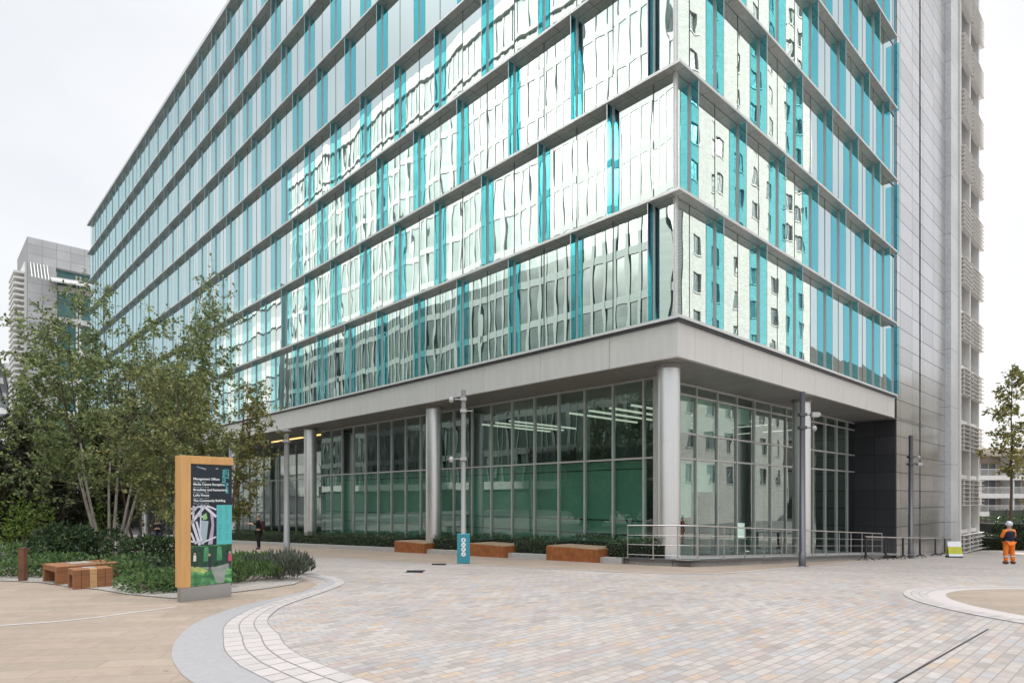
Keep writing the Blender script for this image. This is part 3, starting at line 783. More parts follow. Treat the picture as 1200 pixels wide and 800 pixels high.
tree('yellowing_tree', 'small tree with yellowing leaves right of the information totem', gpos(258, 19.5), 5.3, 2.1, 3, LF_YELL, BARKD, 24, 8, 21, .105, .22, .45, r0=.06, top_thin=.7)
tree('tall_tree', 'tall thin-leaved tree reaching highest in front of the glass facade', gpos(165, 21.5), 8.9, 4.0, 3, LF_OLIVE, BARKD, 38, 8, 23, .115, .24, .55, r0=.05, top_thin=.3, lean=(.5,0), shape=lambda q: 1.05 if q < .5 else 1.05-1.1*(q-.5))
tree('shaded_tree', 'dark leafy tree in the gap between the bushy tree and pale stems', gpos(92, 23.5), 5.4, 3.0, 4, LF_DARK, BARKD, 26, 8, 24, .15, .05, .5, r0=.06)
tree('far_left_tree', 'tree cut by the left picture edge, behind the dark bushy tree', gpos(-20, 24), 4.6, 3.0, 4, LF_OLIVE, BARKD, 22, 7, 22, .14, .12, .55, r0=.06)
tree('plaza_tree', 'slim upright street tree behind the orange worker', gpos(1184, 44), 12.8, 3.0, 1, LF_RIGHT, BARKD, 46, 6, 11, .24, .40, r0=.13, top_thin=.8, shape=lambda q: 1.25*(1-q)**.7+.12)
tree('edge_tree', 'bright-leaved tree cut by the right picture edge', gpos(1232, 42), 9.5, 3.0, 1, LF_YELL, BARKD, 40, 6, 12, .22, .3, r0=.13)
def shrub(name, label, cat, base, rx_, ry_, h, n_, leaf, m, group=None, spiky=False, stems=True):
    t = thing(name, label, cat, (*base, g(*base)), 0, group)
    lb, tb = MB(), MB()
    lumps = [(rnd.uniform(-.6,.6)*rx_, rnd.uniform(-.6,.6)*ry_, rnd.uniform(.35,.75)*h, rnd.uniform(.3,.6)) for _ in range(9)]
    for i in range(n_):
        cx_, cy_, cz_, s = lumps[i % 9]
        d = rv(); p = Vector((cx_+d.x*s*rx_, cy_+d.y*s*ry_, max(.02, cz_+d.z*s*h*.75)))*1.0
        if spiky: dd = Vector((d.x*.5, d.y*.5, 1.0))
        else: dd = d+Vector((0,0,.2))+rv()*.6
        leaf_quad(lb, p, dd, leaf*rnd.uniform(.6,1.3), leaf*(.22 if spiky else .55))
    for i in range(9):
        cx_, cy_, cz_, s = lumps[i]
        tb.tube([(cx_*.2, cy_*.2, -.02), (cx_*.7, cy_*.7, cz_*.6), (cx_, cy_, cz_)], [.014, .01, .005], 4)
    lb.build('foliage', m, t); tb.build('stem', BARKD, t)
    return t
sp = 'shrubs in the planting bed'
for px, py, D, rx_, h, n_, lf, m, lab in (
    (172, 0, 14.6, 1.0, .8, 1500, .12, LF_BUSH, 'dark glossy shrub below the seated person, left of the totem'),
    (105, 0, 16.2, 1.1, 1.0, 1300, .12, LF_BUSH, 'dark shrub just left of the fanning pale stems'),
    (68, 0, 15.4, .9, .95, 1100, .12, LF_BUSH, 'dark shrub directly behind the pair of timber benches'),
    (300, 0, 15.2, .5, .42, 600, .10, LF_LIME, 'light green shrub just right of the totem, behind the grey clump'),
    (40, 0, 17.0, .75, 1.7, 1000, .10, LF_LIME, 'bright lime-green shrub beside the dark tree at the left'),
    (110, 0, 18.6, .6, 1.55, 500, .10, LF_LIME, 'small lime-green shrub glowing under the dark crowns'),
    (10, 0, 15.5, 1.2, .6, 900, .11, LF_LOW, 'low green shrub at the left edge behind the rusty post'),
    (222, 0, 13.2, .8, .6, 900, .10, LF_BUSH, 'dark low shrub right behind the foot of the totem')):
    shrub('shrub', lab, 'shrub', gpos(px, D), rx_, rx_*.8, h, n_, lf, m, sp)
lp = 'low plants at the front of the bed'
for px, D, rx_, h, n_, lf, m, lab, spk in (
    (184, 11.3, .55, .26, 1300, .07, LF_LOW, 'mat of fresh green plants between bench and totem', False),
    (158, 12.6, .5, .35, 900, .07, LF_LOW, 'small green mound just right of the front bench', False),
    (232, 11.5, .5, .30, 900, .07, LF_LOW, 'green low plants showing left and right of the totem foot', False),
    (287, 12.6, .62, .42, 1400, .11, LF_LOW, 'green wispy clump immediately right of the totem', True),
    (322, 13.2, .6, .45, 1500, .13, LF_LAV, 'rounded grey-green lavender clump at the tip of the bed', True),
    (300, 13.9, .6, .38, 1200, .13, LF_LOW, 'taller grassy clump behind the grey-green one', True),
    (20, 13.4, .8, .30, 900, .08, LF_LOW, 'low green plants around the foot of the rusty post', False),
    (62, 13.6, .6, .42, 800, .08, LF_LOW, 'yellowish green low plants left of the rear bench', False)):
    shrub('low_plant', lab, 'plant', gpos(px, D), rx_*1.25, rx_*.9, h*1.1, int(n_*1.5), lf, m, lp, spk)
for px, D, rx_, h, n_, lf, m, lab, spk in (
    (195, 11.8, .55, .3, 1200, .075, LF_LOW, 'fresh green mat touching the left side of the totem', False),
    (142, 13.4, .7, .4, 1200, .09, LF_LOW, 'green mound behind the nearer bench, below the pale stems', False),
    (258, 12.2, .5, .35, 900, .09, LF_LOW, 'green tuft hidden mostly behind the totem', True),
    (338, 14.2, .6, .35, 1300, .12, LF_LAV, 'small grey clump farthest along the rounded end of the bed', True),
    (278, 14.8, .8, .32, 1300, .10, LF_LOW, 'broad green clump between the light green shrub and totem', False),
    (205, 13.6, .8, .35, 1100, .09, LF_LAV, 'greyish mat behind the left edge of the totem', False)):
    shrub('low_plant', lab, 'plant', gpos(px, D), rx_, rx_*.8, h, n_, lf, m, lp, spk)
bed_back = G([(350,672),(330,664),(290,655),(240,651),(150,646),(0,645)])
sheet('planting_bed', bed_front+bed_back+[(bed_back[-1][0]-16, bed_back[-1][1]+6), (bed_front[0][0]-14, bed_front[0][1]+2.1)], .02, SOIL, .7)
for px, D, s, lab in ((134, 14.6, .34, 'pale boulder at the foot of the fanning stems'), (118, 14.2, .2, 'small pale stone left of the boulder'), (190, 12.2, .3, 'flat grey stone in the bed left of the totem'), (214, 12.6, .33, 'rounded grey stone half hidden by the totem post')):
    x, y = gpos(px, D); mb = MB(); mb.ball((0,0,0), s, 12, 0, .5, 1.25, .8)
    mb.v = [(a+rnd.uniform(-.03,.03), b+rnd.uniform(-.03,.03), c+rnd.uniform(-.02,.02)) for a, b, c in mb.v]
    o = mb.build('stone', plain('stone', (.36,.34,.31), .85, var=.25, scale=8, bump=.4, bscale=30)); o.location = (x, y, g(x, y)+s*.25); tag(o, lab, 'stone', 'stones in the planting bed')

# hedges and planter kerbs along the left facade
def hedge(label, v0, u0, v1, u1, wd, h, lift, leaf=.075, dens=520, group='clipped hedges by the facade', m=None):
    L = math.hypot(v1-v0, u1-u0); t = thing('hedge', label, 'hedge', (*W(v0, u0), gb(v0, u0)+lift), math.atan2(ry, rx)+math.atan2(u1-u0, v1-v0), group)
    slope = (gb(v1, u1)-gb(v0, u0))/L
    lb, tb = MB(), MB(); nn = int(dens*L)
    bump_ = [rnd.uniform(.75, 1.1) for _ in range(int(L/.45)+2)]
    for i in range(nn):
        x = rnd.uniform(0, L); q = x/.45; k = int(q); hh = h*(bump_[k]*(1-q+k)+bump_[k+1]*(q-k))
        f = rnd.random()
        if f < .45: p = Vector((x, -wd/2+rnd.gauss(0,.03), rnd.uniform(0, hh)))
        elif f < .55: p = Vector((x, wd/2, rnd.uniform(0, hh)))
        else: p = Vector((x, rnd.uniform(-wd/2, wd/2), hh+rnd.gauss(0,.035)))
        p.z += slope*x
        leaf_quad(lb, p, rv()+Vector((0,-.3,.4)), leaf*rnd.uniform(.7,1.3), leaf*.55)
    k = 0
    while k*.5 < L:
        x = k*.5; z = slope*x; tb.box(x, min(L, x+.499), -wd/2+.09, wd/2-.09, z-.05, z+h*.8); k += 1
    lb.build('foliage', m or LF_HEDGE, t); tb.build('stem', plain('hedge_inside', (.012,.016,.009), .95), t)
def u_at(px, v=-.12):    # where a picture column meets the planter line
    t = (px-600)/F
    return (CX+rx*v-t*(CY+ry*v))/(t*ly-lx)
KV = -.1
segs = [(190, 462), (497, 549), (592, 640), (700, 737)]
hl = ['long clipped hedge between the far column and the first rusty bench', 'short hedge behind the teal wrapped post', 'hedge between the second and third rusty benches', 'hedge beside the handrail at the corner column']
for (xa, xb), lab in zip(segs, hl):
    ua, ub = u_at(xa), u_at(xb)
    hedge(lab, .85, ua, .85, ub-.1 if xb < 700 else ub-1.0, 1.1, .68, .16)
for i, (xa, xb) in enumerate(((462,497),(549,592),(640,700))):
    ua, ub = u_at(xa), u_at(xb)
    hedge('narrow hedge strip behind the %s rusty bench from the left' % ('first','second','third')[i], 1.45, ua-.02, 1.5, ub+.02, .6, .74, .16)
for (xa, xb), lab in zip(segs, ('long pale kerb below the far hedge', 'short kerb between the teal post and the first bench', 'kerb between the second and third rusty benches', 'kerb meeting the dark plinth at the corner')):
    ua, ub = u_at(xa), u_at(xb) if xb != 737 else 2.02
    t = MB(); L = abs(ua-ub); k = max(1, int(L/1.0))
    for i in range(k):
        a, b = ua+(ub-ua)*i/k, ua+(ub-ua)*(i+1)/k
        z0, z1 = gb(KV, a), gb(KV, b); j = .004
        d = -1 if ub < ua else 1
        va = [(KV, a+j*d, z0), (KV, b-j*d, z1), (KV+.28, b-j*d, z1), (KV+.28, a+j*d, z0)]
        kk = len(t.v); t.v += [(*W(p[0], p[1]), p[2]-.1) for p in va]+[(*W(p[0], p[1]), p[2]+.2) for p in va]
        for q in ((0,3,2,1),(4,5,6,7),(0,1,5,4),(1,2,6,5),(2,3,7,6),(3,0,4,7)): t.f.append(tuple(kk+i_ for i_ in q)); t.m.append(0); t.sm.append(False)
    tag(t.build('planter_kerb', KERB), lab, 'kerb', 'granite kerbs of the planters')
pl = [W(.05, 2.0), W(.05, 40), W(2.1, 40), W(2.1, 2.0)]
sheet('planter_soil', pl, .14, SOIL, 1.0)
# rusty bench boxes
for (xa, xb), lab in zip(((462,497),(549,592),(640,700)), ('leftmost and smallest rusty steel bench in front of the glazing', 'middle rusty steel bench right of the teal post', 'rightmost, largest-looking rusty steel bench near the corner column')):
    ua, ub = u_at(xa, -.25), u_at(xb, -.25)
    zc = gb(-.1, (ua+ub)/2)
    t = thing('steel_bench', lab, 'bench', (*W(-.25, (ua+ub)/2), zc), math.atan2(ry, rx), 'rusty steel benches')
    L = abs(ua-ub)/2; sl_ = (gb(-.25, ua)-gb(-.25, ub))/(ua-ub)
    mb = MB(); mb.box(0, 1.35, -L, L, -.12, .50); mb.build('body', CORTEN, t, .012)
    mb = MB()
    for k in range(9): mb.box(.04+.143*k, .04+.143*k+.12, -L+.03, L-.03, .503, .53)
    mb.build('seat', plain('seat_slats', (.33,.24,.16), .7, var=.2), t)

# ------------------------------------------------------------------ posts with cameras
def cam_post(label, px, py, top_py, dia, m, cams, group='slim camera posts on the plaza'):
    x, y = p2g(px, py); zb = g(x, y); H = zat(top_py, y)-zb
    t = thing('camera_post', label, 'post', (x, y, zb), 0, group)
    mb = MB(); mb.tube([(0,0,0),(0,0,.5),(0,0,.502),(0,0,H)], [dia*.56, dia*.56, dia*.5, dia*.42], 14); mb.tube([(0,0,-.02),(0,0,.02)], [dia*.95, dia*.95], 14); mb.build('pole', m, t)
    for (h, side, kind) in cams:
        a = MB(); a.bar((0,0,h), (side*(dia*.5+.2), 0, h), .03, .03); a.box(-dia*.55, dia*.55, -dia*.55, dia*.55, h-.05, h+.05); o = a.build('bracket', CAMW if m is POST else m, t)
        c = MB(); cx_ = side*(dia*.5+.3)
        if kind == 'dome': c.tube([(cx_,0,h+.07),(cx_,0,h-.02)], [.05,.085], 12); c.ball((cx_,0,h-.04), .078, 12)
        elif kind == 'box': c.box(cx_-.1, cx_+.14, -.09, .09, h-.08, h+.08); c.tube([(cx_+.14*side,-.02,h),(cx_+.2*side,-.03,h)], .05, 10)
        elif kind == 'ring': c.tube([(-dia*.9*1,0,h-.12),(-dia*.9,0,h+.12)], .06, 8); 
        c.build('camera', CAMW, t)
    return t, x, y
p1, x1, y1 = cam_post('tall grey camera post wrapped in a teal sign at its foot', 543.2, 660, 457, .17, POST, [(0,0,'n')][:0]+[(zat(474,21)-g(*p2g(543,660)),-1,'dome'), (zat(540,21)-g(*p2g(543,660)),-1,'dome'), (zat(487,21)-g(*p2g(543,660)),1,'n')])
t = thing('wrap_sign', 'teal sign with four white symbols wrapped round the camera post foot', 'sign', (x1, y1, g(x1, y1)), R(4))
hs = (660-625)/F*y1
mb = MB(); mb.box(-.2, .2, -.2, .2, .02, hs); mb.build('panel', TEAL, t, .015)
for i, zc in enumerate((.80, .645, .49, .335)):
    zc *= hs; mb = MB()
    for a in range(1): mb.tube([(0,-.201,zc),(0,-.206,zc)], .072, 18)
    o = mb.build('symbol', WHITE, t)
    k = MB()
    if i == 0: k.box(-.025, .025, -.209, -.207, zc-.03, zc+.03)
    elif i == 1: k.box(-.04, .04, -.209, -.207, zc-.012, zc+.012)
    elif i == 2: k.box(-.025, -.01, -.209, -.207, zc-.035, zc+.035); k.box(-.009, .02, -.209, -.207, zc+.0, zc+.03)
    else: k.bar((-.02,-.208,zc-.03), (.025,-.208,zc+.02), .002, .018); k.bar((.0,-.208,zc+.03), (.02,-.208,zc-.03), .002, .016)
    k.build('pictogram', TEAL, o)
cam_post('slim grey post in front of the far steel column', 336, 647, 508, .26, POST, [(zat(520,30)+1.2,-1,'dome'), (zat(527,30)+1.0,-1,'n')])
cam_post('dark camera post in front of the handrail and right-hand column', 940.3, 663.5, 459, .21, POSTD, [(zat(476,20.5)+.55,1,'box'), (zat(492,20.5)+.55,1,'dome')])
cam_post('dark slim post standing before the metal cladding by the barriers', 1067.5, 653.5, 510, .27, POSTD, [(zat(523,32)+1.3,1,'dome'), (zat(532,32)+1.3,1,'box')])

# ------------------------------------------------------------------ information totem
fx, fy = p2g(212, 706.5); qx, qy = p2g(273.5, 699)
ang = math.atan2(qy-fy, qx-fx); TW = math.hypot(qx-fx, qy-fy)
T = thing('information_totem', 'oak-framed information totem with map, dark directory and park photograph', 'sign', (fx, fy, g(fx, fy)), ang)
TH = (706.5-533)/F*fy; k_ = TH/173.5          # metres per picture pixel at its near edge
TD = .2
mb = MB(); mb.box(.02, TW-.02, .03, TD-.03, 0, 17.5*k_); mb.build('base', plain('totem_steel', (.42,.415,.41), .38, metal=.9, var=.06), T, .004)
mb = MB(); mb.box(0, .155, 0, TD, 17.6*k_, TH); mb.box(.155, TW, 0, TD, TH-9.5*k_, TH); mb.build('frame', OAK, T, .005)
mb = MB(); mb.box(.157, TW-.012, .03, TD-.03, 17.6*k_, TH-9.6*k_); mb.build('core', NAVY, T)
px0, px1 = .157, TW-.015; pw = px1-px0
zA, zB, zC, zD = 18.0*k_, 66.0*k_, 115.0*k_, TH-10.0*k_
mb = MB(); mb.box(px0, px1, .022, .0299, zC, zD); pd = mb.build('directory_panel', NAVY, T)
mb = MB(); mb.box(px0, px1, .022, .0299, zB, zC-.002); pm = mb.build('map_panel', NAVY, T)
mb = MB(); mb.box(px0+pw*.62, px1-.001, .019, .0219, zB+.002, zC-.004); aq = mb.build('map_key', AQUA, T)
def text(body, size, x, z, m, parent, y=.0195, bold=0, rot=0, ext=.0008):
    cu = bpy.data.curves.new('lettering', 'FONT'); cu.body = body; cu.size = size; cu.offset = bold; cu.extrude = ext; cu.resolution_u = 2
    o = bpy.data.objects.new('lettering', cu); C.objects.link(o)
    bpy.context.view_layer.update()
    me = bpy.data.meshes.new_from_object(o.evaluated_get(bpy.context.evaluated_depsgraph_get()))
    bpy.data.objects.remove(o); bpy.data.curves.remove(cu)
    me.name = 'lettering'; me.materials.clear(); me.materials.append(m)
    o = bpy.data.objects.new('lettering', me); C.objects.link(o); o.parent = parent
    o.location = (x, y, z); o.rotation_euler = (R(90), rot, 0)
    return o
LH = (zD-zC)
for i, (a, b) in enumerate((('Management Offices','Garden House'),('Media Centre Reception','Wood Lane, W12'),('Broadway and Restaurants','Wood Lane, W12'),('Lofts House','Wood Lane, W12'),('The Community Building','Wood Lane, W12'))):
    z = zC+LH*(.62-.135*i)
    text(a, .052, px0+.045, z, WHITE, pd, .021, .0012); text(b, .034, px0+.045, z-.042, plain('grey_print', (.4,.43,.45), .6), pd, .021)
text('WHITE', .075, px1-.165, zD-.06, AQUA, pd, .021, .002, R(90)); text('CITY', .075, px1-.105, zD-.06, AQUA, pd, .021, .002, R(90)); text('PLACE', .06, px1-.105, zD-.29, AQUA, pd, .021, .002, R(90))
mb = MB(); mb.bar((px0+.16,.021,zD-.05), (px0+.25,.021,zD-.075), .002, .022); mb.bar((px0+.10,.021,zD-.035), (px0+.17,.021,zD-.055), .002, .015); mb.bar((px0+.41,.021,zD-.055), (px0+.45,.021,zD-.06), .002, .02); mb.build('arrow', plain('grey_print2', (.3,.33,.35), .6), pd)
# map: pale streets over dark blocks
mw = pw*.62; mh = zC-zB
mb = MB()
P = lambda a, b: (px0+mw*min(.985, max(.015, a)), .0195, zB+mh*min(.985, max(.015, b)))
for (a, b, c, d, w_) in ((0,.9,.45,.98,.02),(.0,.55,.55,.98,.03),(.0,.78,.3,.98,.02),(.05,.62,.35,.0,.03),(.12,.98,.1,.55,.02),(.22,.6,.42,.1,.022),(0,.12,.5,.05,.02),(.35,.05,.98,.2,.016),(.5,.98,.98,.7,.03),(.62,.98,.98,.88,.02),(.25,.75,.6,.68,.02),(.4,.95,.36,.3,.014),(.0,.33,.2,.05,.02)):
    mb.bar(P(a,b), P(c,d), .002, w_*1.45)
mb.build('map_streets', plain('map_pale', (.62,.62,.70), .4, var=.1), pm)
mb = MB(); mb.face([(p[0], .0188, p[2]) for p in (P(.66,.02), P(.84,.02), P(.9,.5), P(.86,.82), P(.74,.8), P(.8,.5))]); mb.face([(p[0], .0188, p[2]) for p in (P(.34,.1), P(.6,.12), P(.68,.6), P(.36,.62))], 1); mb.face([(p[0], .0184, p[2]) for p in (P(.46,.62), P(.64,.66), P(.6,.8), P(.48,.76))], 2)
mb.build('map_block', [plain('map_mauve', (.42,.36,.45), .4), plain('map_grey', (.33,.42,.46), .4), plain('map_green', (.25,.48,.16), .4)], pm)
mb = MB()
for c in range(2):
    for r_ in range(16):
        if r_ in (7, 12): continue
        xx = px0+pw*(.66+.17*c); z = zC-.04-r_*mh*.054
        mb.box(xx, xx+pw*.11*rnd.uniform(.5,1), .0182, .0189, z, z+.009)
mb.build('key_text', plain('key_print', (.035,.28,.29), .4), aq)
# park photograph printed on the lowest panel
mp_, nn_, ll_ = mat('park_print')
tcn = nn_.new('ShaderNodeTexCoord'); mpn = nn_.new('ShaderNodeMapping'); mpn.inputs['Scale'].default_value = (3, 1, 5); ll_.new(tcn.outputs['Object'], mpn.inputs['Vector'])
nzn = nn_.new('ShaderNodeTexNoise'); nzn.inputs['Scale'].default_value = 2.4; nzn.inputs['Detail'].default_value = 7; ll_.new(mpn.outputs['Vector'], nzn.inputs['Vector'])
rp = ramp(nn_, [(.3,(.02,.09,.04)),(.5,(.06,.22,.08)),(.62,(.16,.42,.16)),(.75,(.35,.55,.25))]); ll_.new(nzn.outputs['Fac'], rp.inputs['Fac'])
pb = nn_.new('ShaderNodeBsdfPrincipled'); pb.inputs['Roughness'].default_value = .3; ll_.new(rp.outputs['Color'], pb.inputs['Base Color']); out(nn_, ll_, pb.outputs[0])
mb = MB(); mb.box(px0, px1, .022, .0299, zA, zB-.002); pp = mb.build('photo_panel', mp_, T)
ph = zB-zA
Q = lambda a, b, y=.0212: (px0+pw*a, y, zA+ph*b)
mb = MB(); mb.face([Q(.01,.5), Q(.2,.47), Q(.5,.42), Q(.99,.5), Q(.99,.98), Q(.01,.98)], 0)
mb.face([Q(.25,.46,.0208), Q(.5,.36,.0208), Q(.62,.02,.0208), Q(.8,.02,.0208), Q(.85,.36,.0208), Q(.99,.46,.0208), Q(.99,.52,.0208), Q(.6,.44,.0208)], 1)
for a in (.3, .62): mb.face([Q(a,.6,.0208), Q(a+.14,.6,.0208), Q(a+.12,.96,.0208), Q(a+.02,.96,.0208)], 2)
mb.face([Q(.01,.5,.0206), Q(.2,.47,.0206), Q(.42,.36,.0206), Q(.3,.3,.0206), Q(.01,.38,.0206)], 3)
mb.build('park_scene', [plain('print_hedge', (.012,.055,.03), .3, var=.5, scale=20), plain('print_path', (.30,.32,.30), .3, var=.2, scale=9), plain('print_trees', (.06,.25,.11), .3, var=.4, scale=14), plain('print_grass', (.40,.47,.16), .3, var=.3, scale=12)], pp)
mb = MB()
def fig(a, b, s, m):
    mb.face([Q(a-.035*s,b,.0204), Q(a+.035*s,b,.0204), Q(a+.03*s,b+.15*s,.0204), Q(a-.03*s,b+.15*s,.0204)], m)
    c = Q(a, b+.185*s, .0204); mb.tube([c, (c[0], c[1]-.0004, c[2])], .018*s, 8, 3)
    mb.face([Q(a-.02*s,b-.16*s,.0204), Q(a-.002*s,b-.16*s,.0204), Q(a+.0*s,b,.0204), Q(a-.03*s,b,.0204)], 0); mb.face([Q(a+.012*s,b-.16*s,.0204), Q(a+.03*s,b-.16*s,.0204), Q(a+.03*s,b,.0204), Q(a+.0*s,b,.0204)], 0)
fig(.1, .62, 1.0, 2); fig(.45, .55, 1.1, 0); fig(.95, .56, 1.2, 1)
mb.build('printed_figure', [plain('print_dark', (.02,.025,.035), .3), plain('print_pink', (.65,.06,.18), .3), plain('print_white', (.6,.6,.58), .3), plain('print_skin', (.5,.34,.26), .3)], pp)

# ------------------------------------------------------------------ timber benches and rusty post in the left path
def timber_bench(label, near_px, near_py, L, Wd, H, ang_, pale):
    x, y = p2g(near_px, near_py)
    t = thing('timber_bench', label, 'bench', (x, y, g(x, y)), ang_, 'timber block benches by the planting bed')
    th = .11
    mb = MB()
    nb = 5
    for i in range(nb):
        a, b = L*i/nb+.002, L*(i+1)/nb-.002
        mb.box(a, b, .002, Wd-.002, H-th, H, 1 if (pale and i == 2) else 0)
    mb.build('seat', [TIMBER, TIMBERP], t, .006)
    for y0, y1 in ((0, th), (Wd-th, Wd)):
        mb = MB()
        for i in range(nb):
            a, b = L*i/nb+.002, L*(i+1)/nb-.002
            mb.box(a, b, y0, y1, 0, H-th-.002, 1 if (pale and i == 2 and y0 == 0) else 0)
        mb.build('side', [TIMBER, TIMBERP], t, .006)
    mb = MB(); mb.box(.3*L, .62*L, Wd*.3, Wd*.75, H+.001, H+.012); mb.build('top_inlay', plain('bench_inlay', (.33,.30,.27), .7), t)
timber_bench('nearer timber block bench with a pale block in its front', 86, 691, .62, .5, .36, R(45), True)
timber_bench('rear timber block bench with an open dark end', 66, 686, 1.1, .92, .36, R(50), False)
x, y = p2g(27, 681); mb = MB(); mb.box(-.055, .055, -.055, .055, -.02, .66); mb.prism([(-.06,-.06),(.06,-.06),(.06,.06),(-.06,.06)], .66, .675)
o = mb.build('bollard_post', CORTEND); o.location = (x, y, g(x, y)); tag(o, 'slender rusty square post at the left edge of the bed', 'bollard')

# ------------------------------------------------------------------ crowd barriers
bar_px = [(1014,656.5),(1038,655.5),(1058,654.5),(1078,653.3),(1096,651.5),(1107,650),(1119,648.3),(1131,646)]
bl = ['nearest', 'second', 'third', 'fourth', 'fifth', 'sixth', 'farthest']
for i, (a, b) in enumerate(zip(bar_px, bar_px[1:])):
    A, Bp = p2g(*a), p2g(*b); L = math.hypot(Bp[0]-A[0], Bp[1]-A[1]); dz = g(*Bp)-g(*A)
    t = thing('crowd_barrier', 'black crowd barrier with steel top rail, %s from the handrail' % bl[i], 'barrier', (*A, g(*A)), math.atan2(Bp[1]-A[1], Bp[0]-A[0]), 'crowd barriers in a row beside the building')
    z = lambda x_: dz*x_/L
    mb = MB(); mb.tube([(.03,0,1.1), (L-.03,0,1.1+dz)], .034, 8); mb.build('top_rail', RAILM, t)
    mb = MB(); mb.tube([(.05,0,.2), (L-.05,0,.2+dz)], .016, 6)
    k = 1
    while k*.2 < L-.1: mb.tube([(k*.2,0,.2+z(k*.2)), (k*.2,0,1.09+z(k*.2))], .004, 5); k += 1
    mb.build('infill', POST, t)
    for xx in (.05, L-.05):
        mb = MB(); mb.tube([(xx,0,.12+z(xx)), (xx,0,1.1+z(xx))], .045, 8); mb.build('post', BLACK, t)
    for s in (.05,):
        mb = MB(); mb.tube([(s-.45,-.22,.01), (s,0,.24), (s+.45,.22,.01)], .024, 6); mb.tube([(s-.45,.22,.01), (s,0,.24), (s+.45,-.22,.01)], .024, 6); mb.build('foot', BLACK, t)
a, b = p2g(1132, 645), p2g(1170, 644)
L = math.hypot(b[0]-a[0], b[1]-a[1])
t = thing('crowd_barrier', 'pale steel barrier standing in front of the right-hand hedge', 'barrier', (*a, g(*a)), math.atan2(b[1]-a[1], b[0]-a[0]), 'crowd barriers in a row beside the building')
mb = MB(); mb.tube([(0,0,1.1),(L,0,1.1)], .03, 8); mb.build('top_rail', WHITEM, t)
mb = MB(); mb.tube([(0,0,.18),(L,0,.18)], .025, 8); mb.build('bottom_rail', WHITEM, t)
for xx in (.0, L): 
    mb = MB(); mb.tube([(xx,0,.0),(xx,0,1.1)], .025, 8); mb.tube([(xx,-.3,.02),(xx,.3,.02)], .02, 6); mb.build('post', POST, t)
# yellow and white floor sign
x, y = p2g(1118, 653); t = thing('floor_sign', 'small yellow and white folding floor sign among the barriers', 'sign', (x, y, g(x, y)), R(-6))
kk_ = y/F
for s in (-1, 1):
    mb = MB(); w_ = 7.5*kk_; h_ = 19*kk_
    f0 = s*.2
    mb.v = []; 
    def slab(za, zb, m, o_=0):
        ya, yb = f0*(1-za/h_), f0*(1-zb/h_)
        k = len(mb.v); t_ = .012
        mb.v += [(-w_,ya-t_,za),(w_,ya-t_,za),(w_,ya+t_,za),(-w_,ya+t_,za),(-w_,yb-t_,zb),(w_,yb-t_,zb),(w_,yb+t_,zb),(-w_,yb+t_,zb)]
        for q in ((3,2,1,0),(4,5,6,7),(0,1,5,4),(1,2,6,5),(2,3,7,6),(3,0,4,7)): mb.f.append(tuple(k+i for i in q)); mb.m.append(m); mb.sm.append(False)
    slab(0, h_*.1, 2); slab(h_*.1, h_*.24, 1); slab(h_*.24, h_*.68, 0); slab(h_*.68, h_, 1)
    mb.build('board', [plain('sign_yellow', (.52,.52,.05), .5, var=.1), WHITE, BLACK], t)

# ------------------------------------------------------------------ right-hand background
hm = LF_HEDGE
def hedge_w(label, a, b, wd, h, dens, leaf, m=None):
    L = math.hypot(b[0]-a[0], b[1]-a[1]); t = thing('hedge', label, 'hedge', (*a, g(*a)), math.atan2(b[1]-a[1], b[0]-a[0]), 'hedges across the plaza')
    lb, tb = MB(), MB(); dz = (g(*b)-g(*a))/L
    for i in range(int(dens*L)):
        x = rnd.uniform(0, L); f = rnd.random()
        p = Vector((x, -wd/2+rnd.gauss(0,.04), rnd.uniform(0,h))) if f < .55 else Vector((x, rnd.uniform(-wd/2,wd/2), h+rnd.gauss(0,.05)))
        p.z += dz*x; leaf_quad(lb, p, rv()+Vector((0,-.3,.3)), leaf*rnd.uniform(.7,1.3), leaf*.6)
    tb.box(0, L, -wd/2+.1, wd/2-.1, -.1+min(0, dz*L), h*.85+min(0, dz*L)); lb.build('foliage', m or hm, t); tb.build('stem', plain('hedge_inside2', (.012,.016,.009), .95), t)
a, b = p2g(1124, 643.5), p2g(1215, 644)
hedge_w('low wide hedge behind the orange worker and pale barrier', a, (b[0]+8, b[1]), 1.6, 1.15, 420, .15, leafy('near_hedge', [(0,(.012,.02,.01)),(.5,(.028,.045,.02)),(1,(.09,.11,.05))]))
a2, b2 = at(1155, 50), at(1215, 50)
hedge_w('taller dark hedge behind the low hedge on the right', a2, (b2[0]+8, b2[1]), 1.5, 2.4, 300, .2)
x0_, y0_ = at(1160, 56); t = thing('fence', 'dark green solid fence below the balcony flats', 'fence', (x0_, y0_, g(x0_, y0_)), 0)
mb = MB()
for i in range(12): mb.box(i*1.5, i*1.5+1.46, 0, .06, 0, 3.0+.0)
mb.build('panel', plain('green_fence', (.06,.075,.055), .7), t)
mb = MB()
for i in range(13): mb.box(i*1.5-.045, i*1.5-.001+.045, -.05, -.001, 0, 3.1)
mb.build('post', POSTD, t)
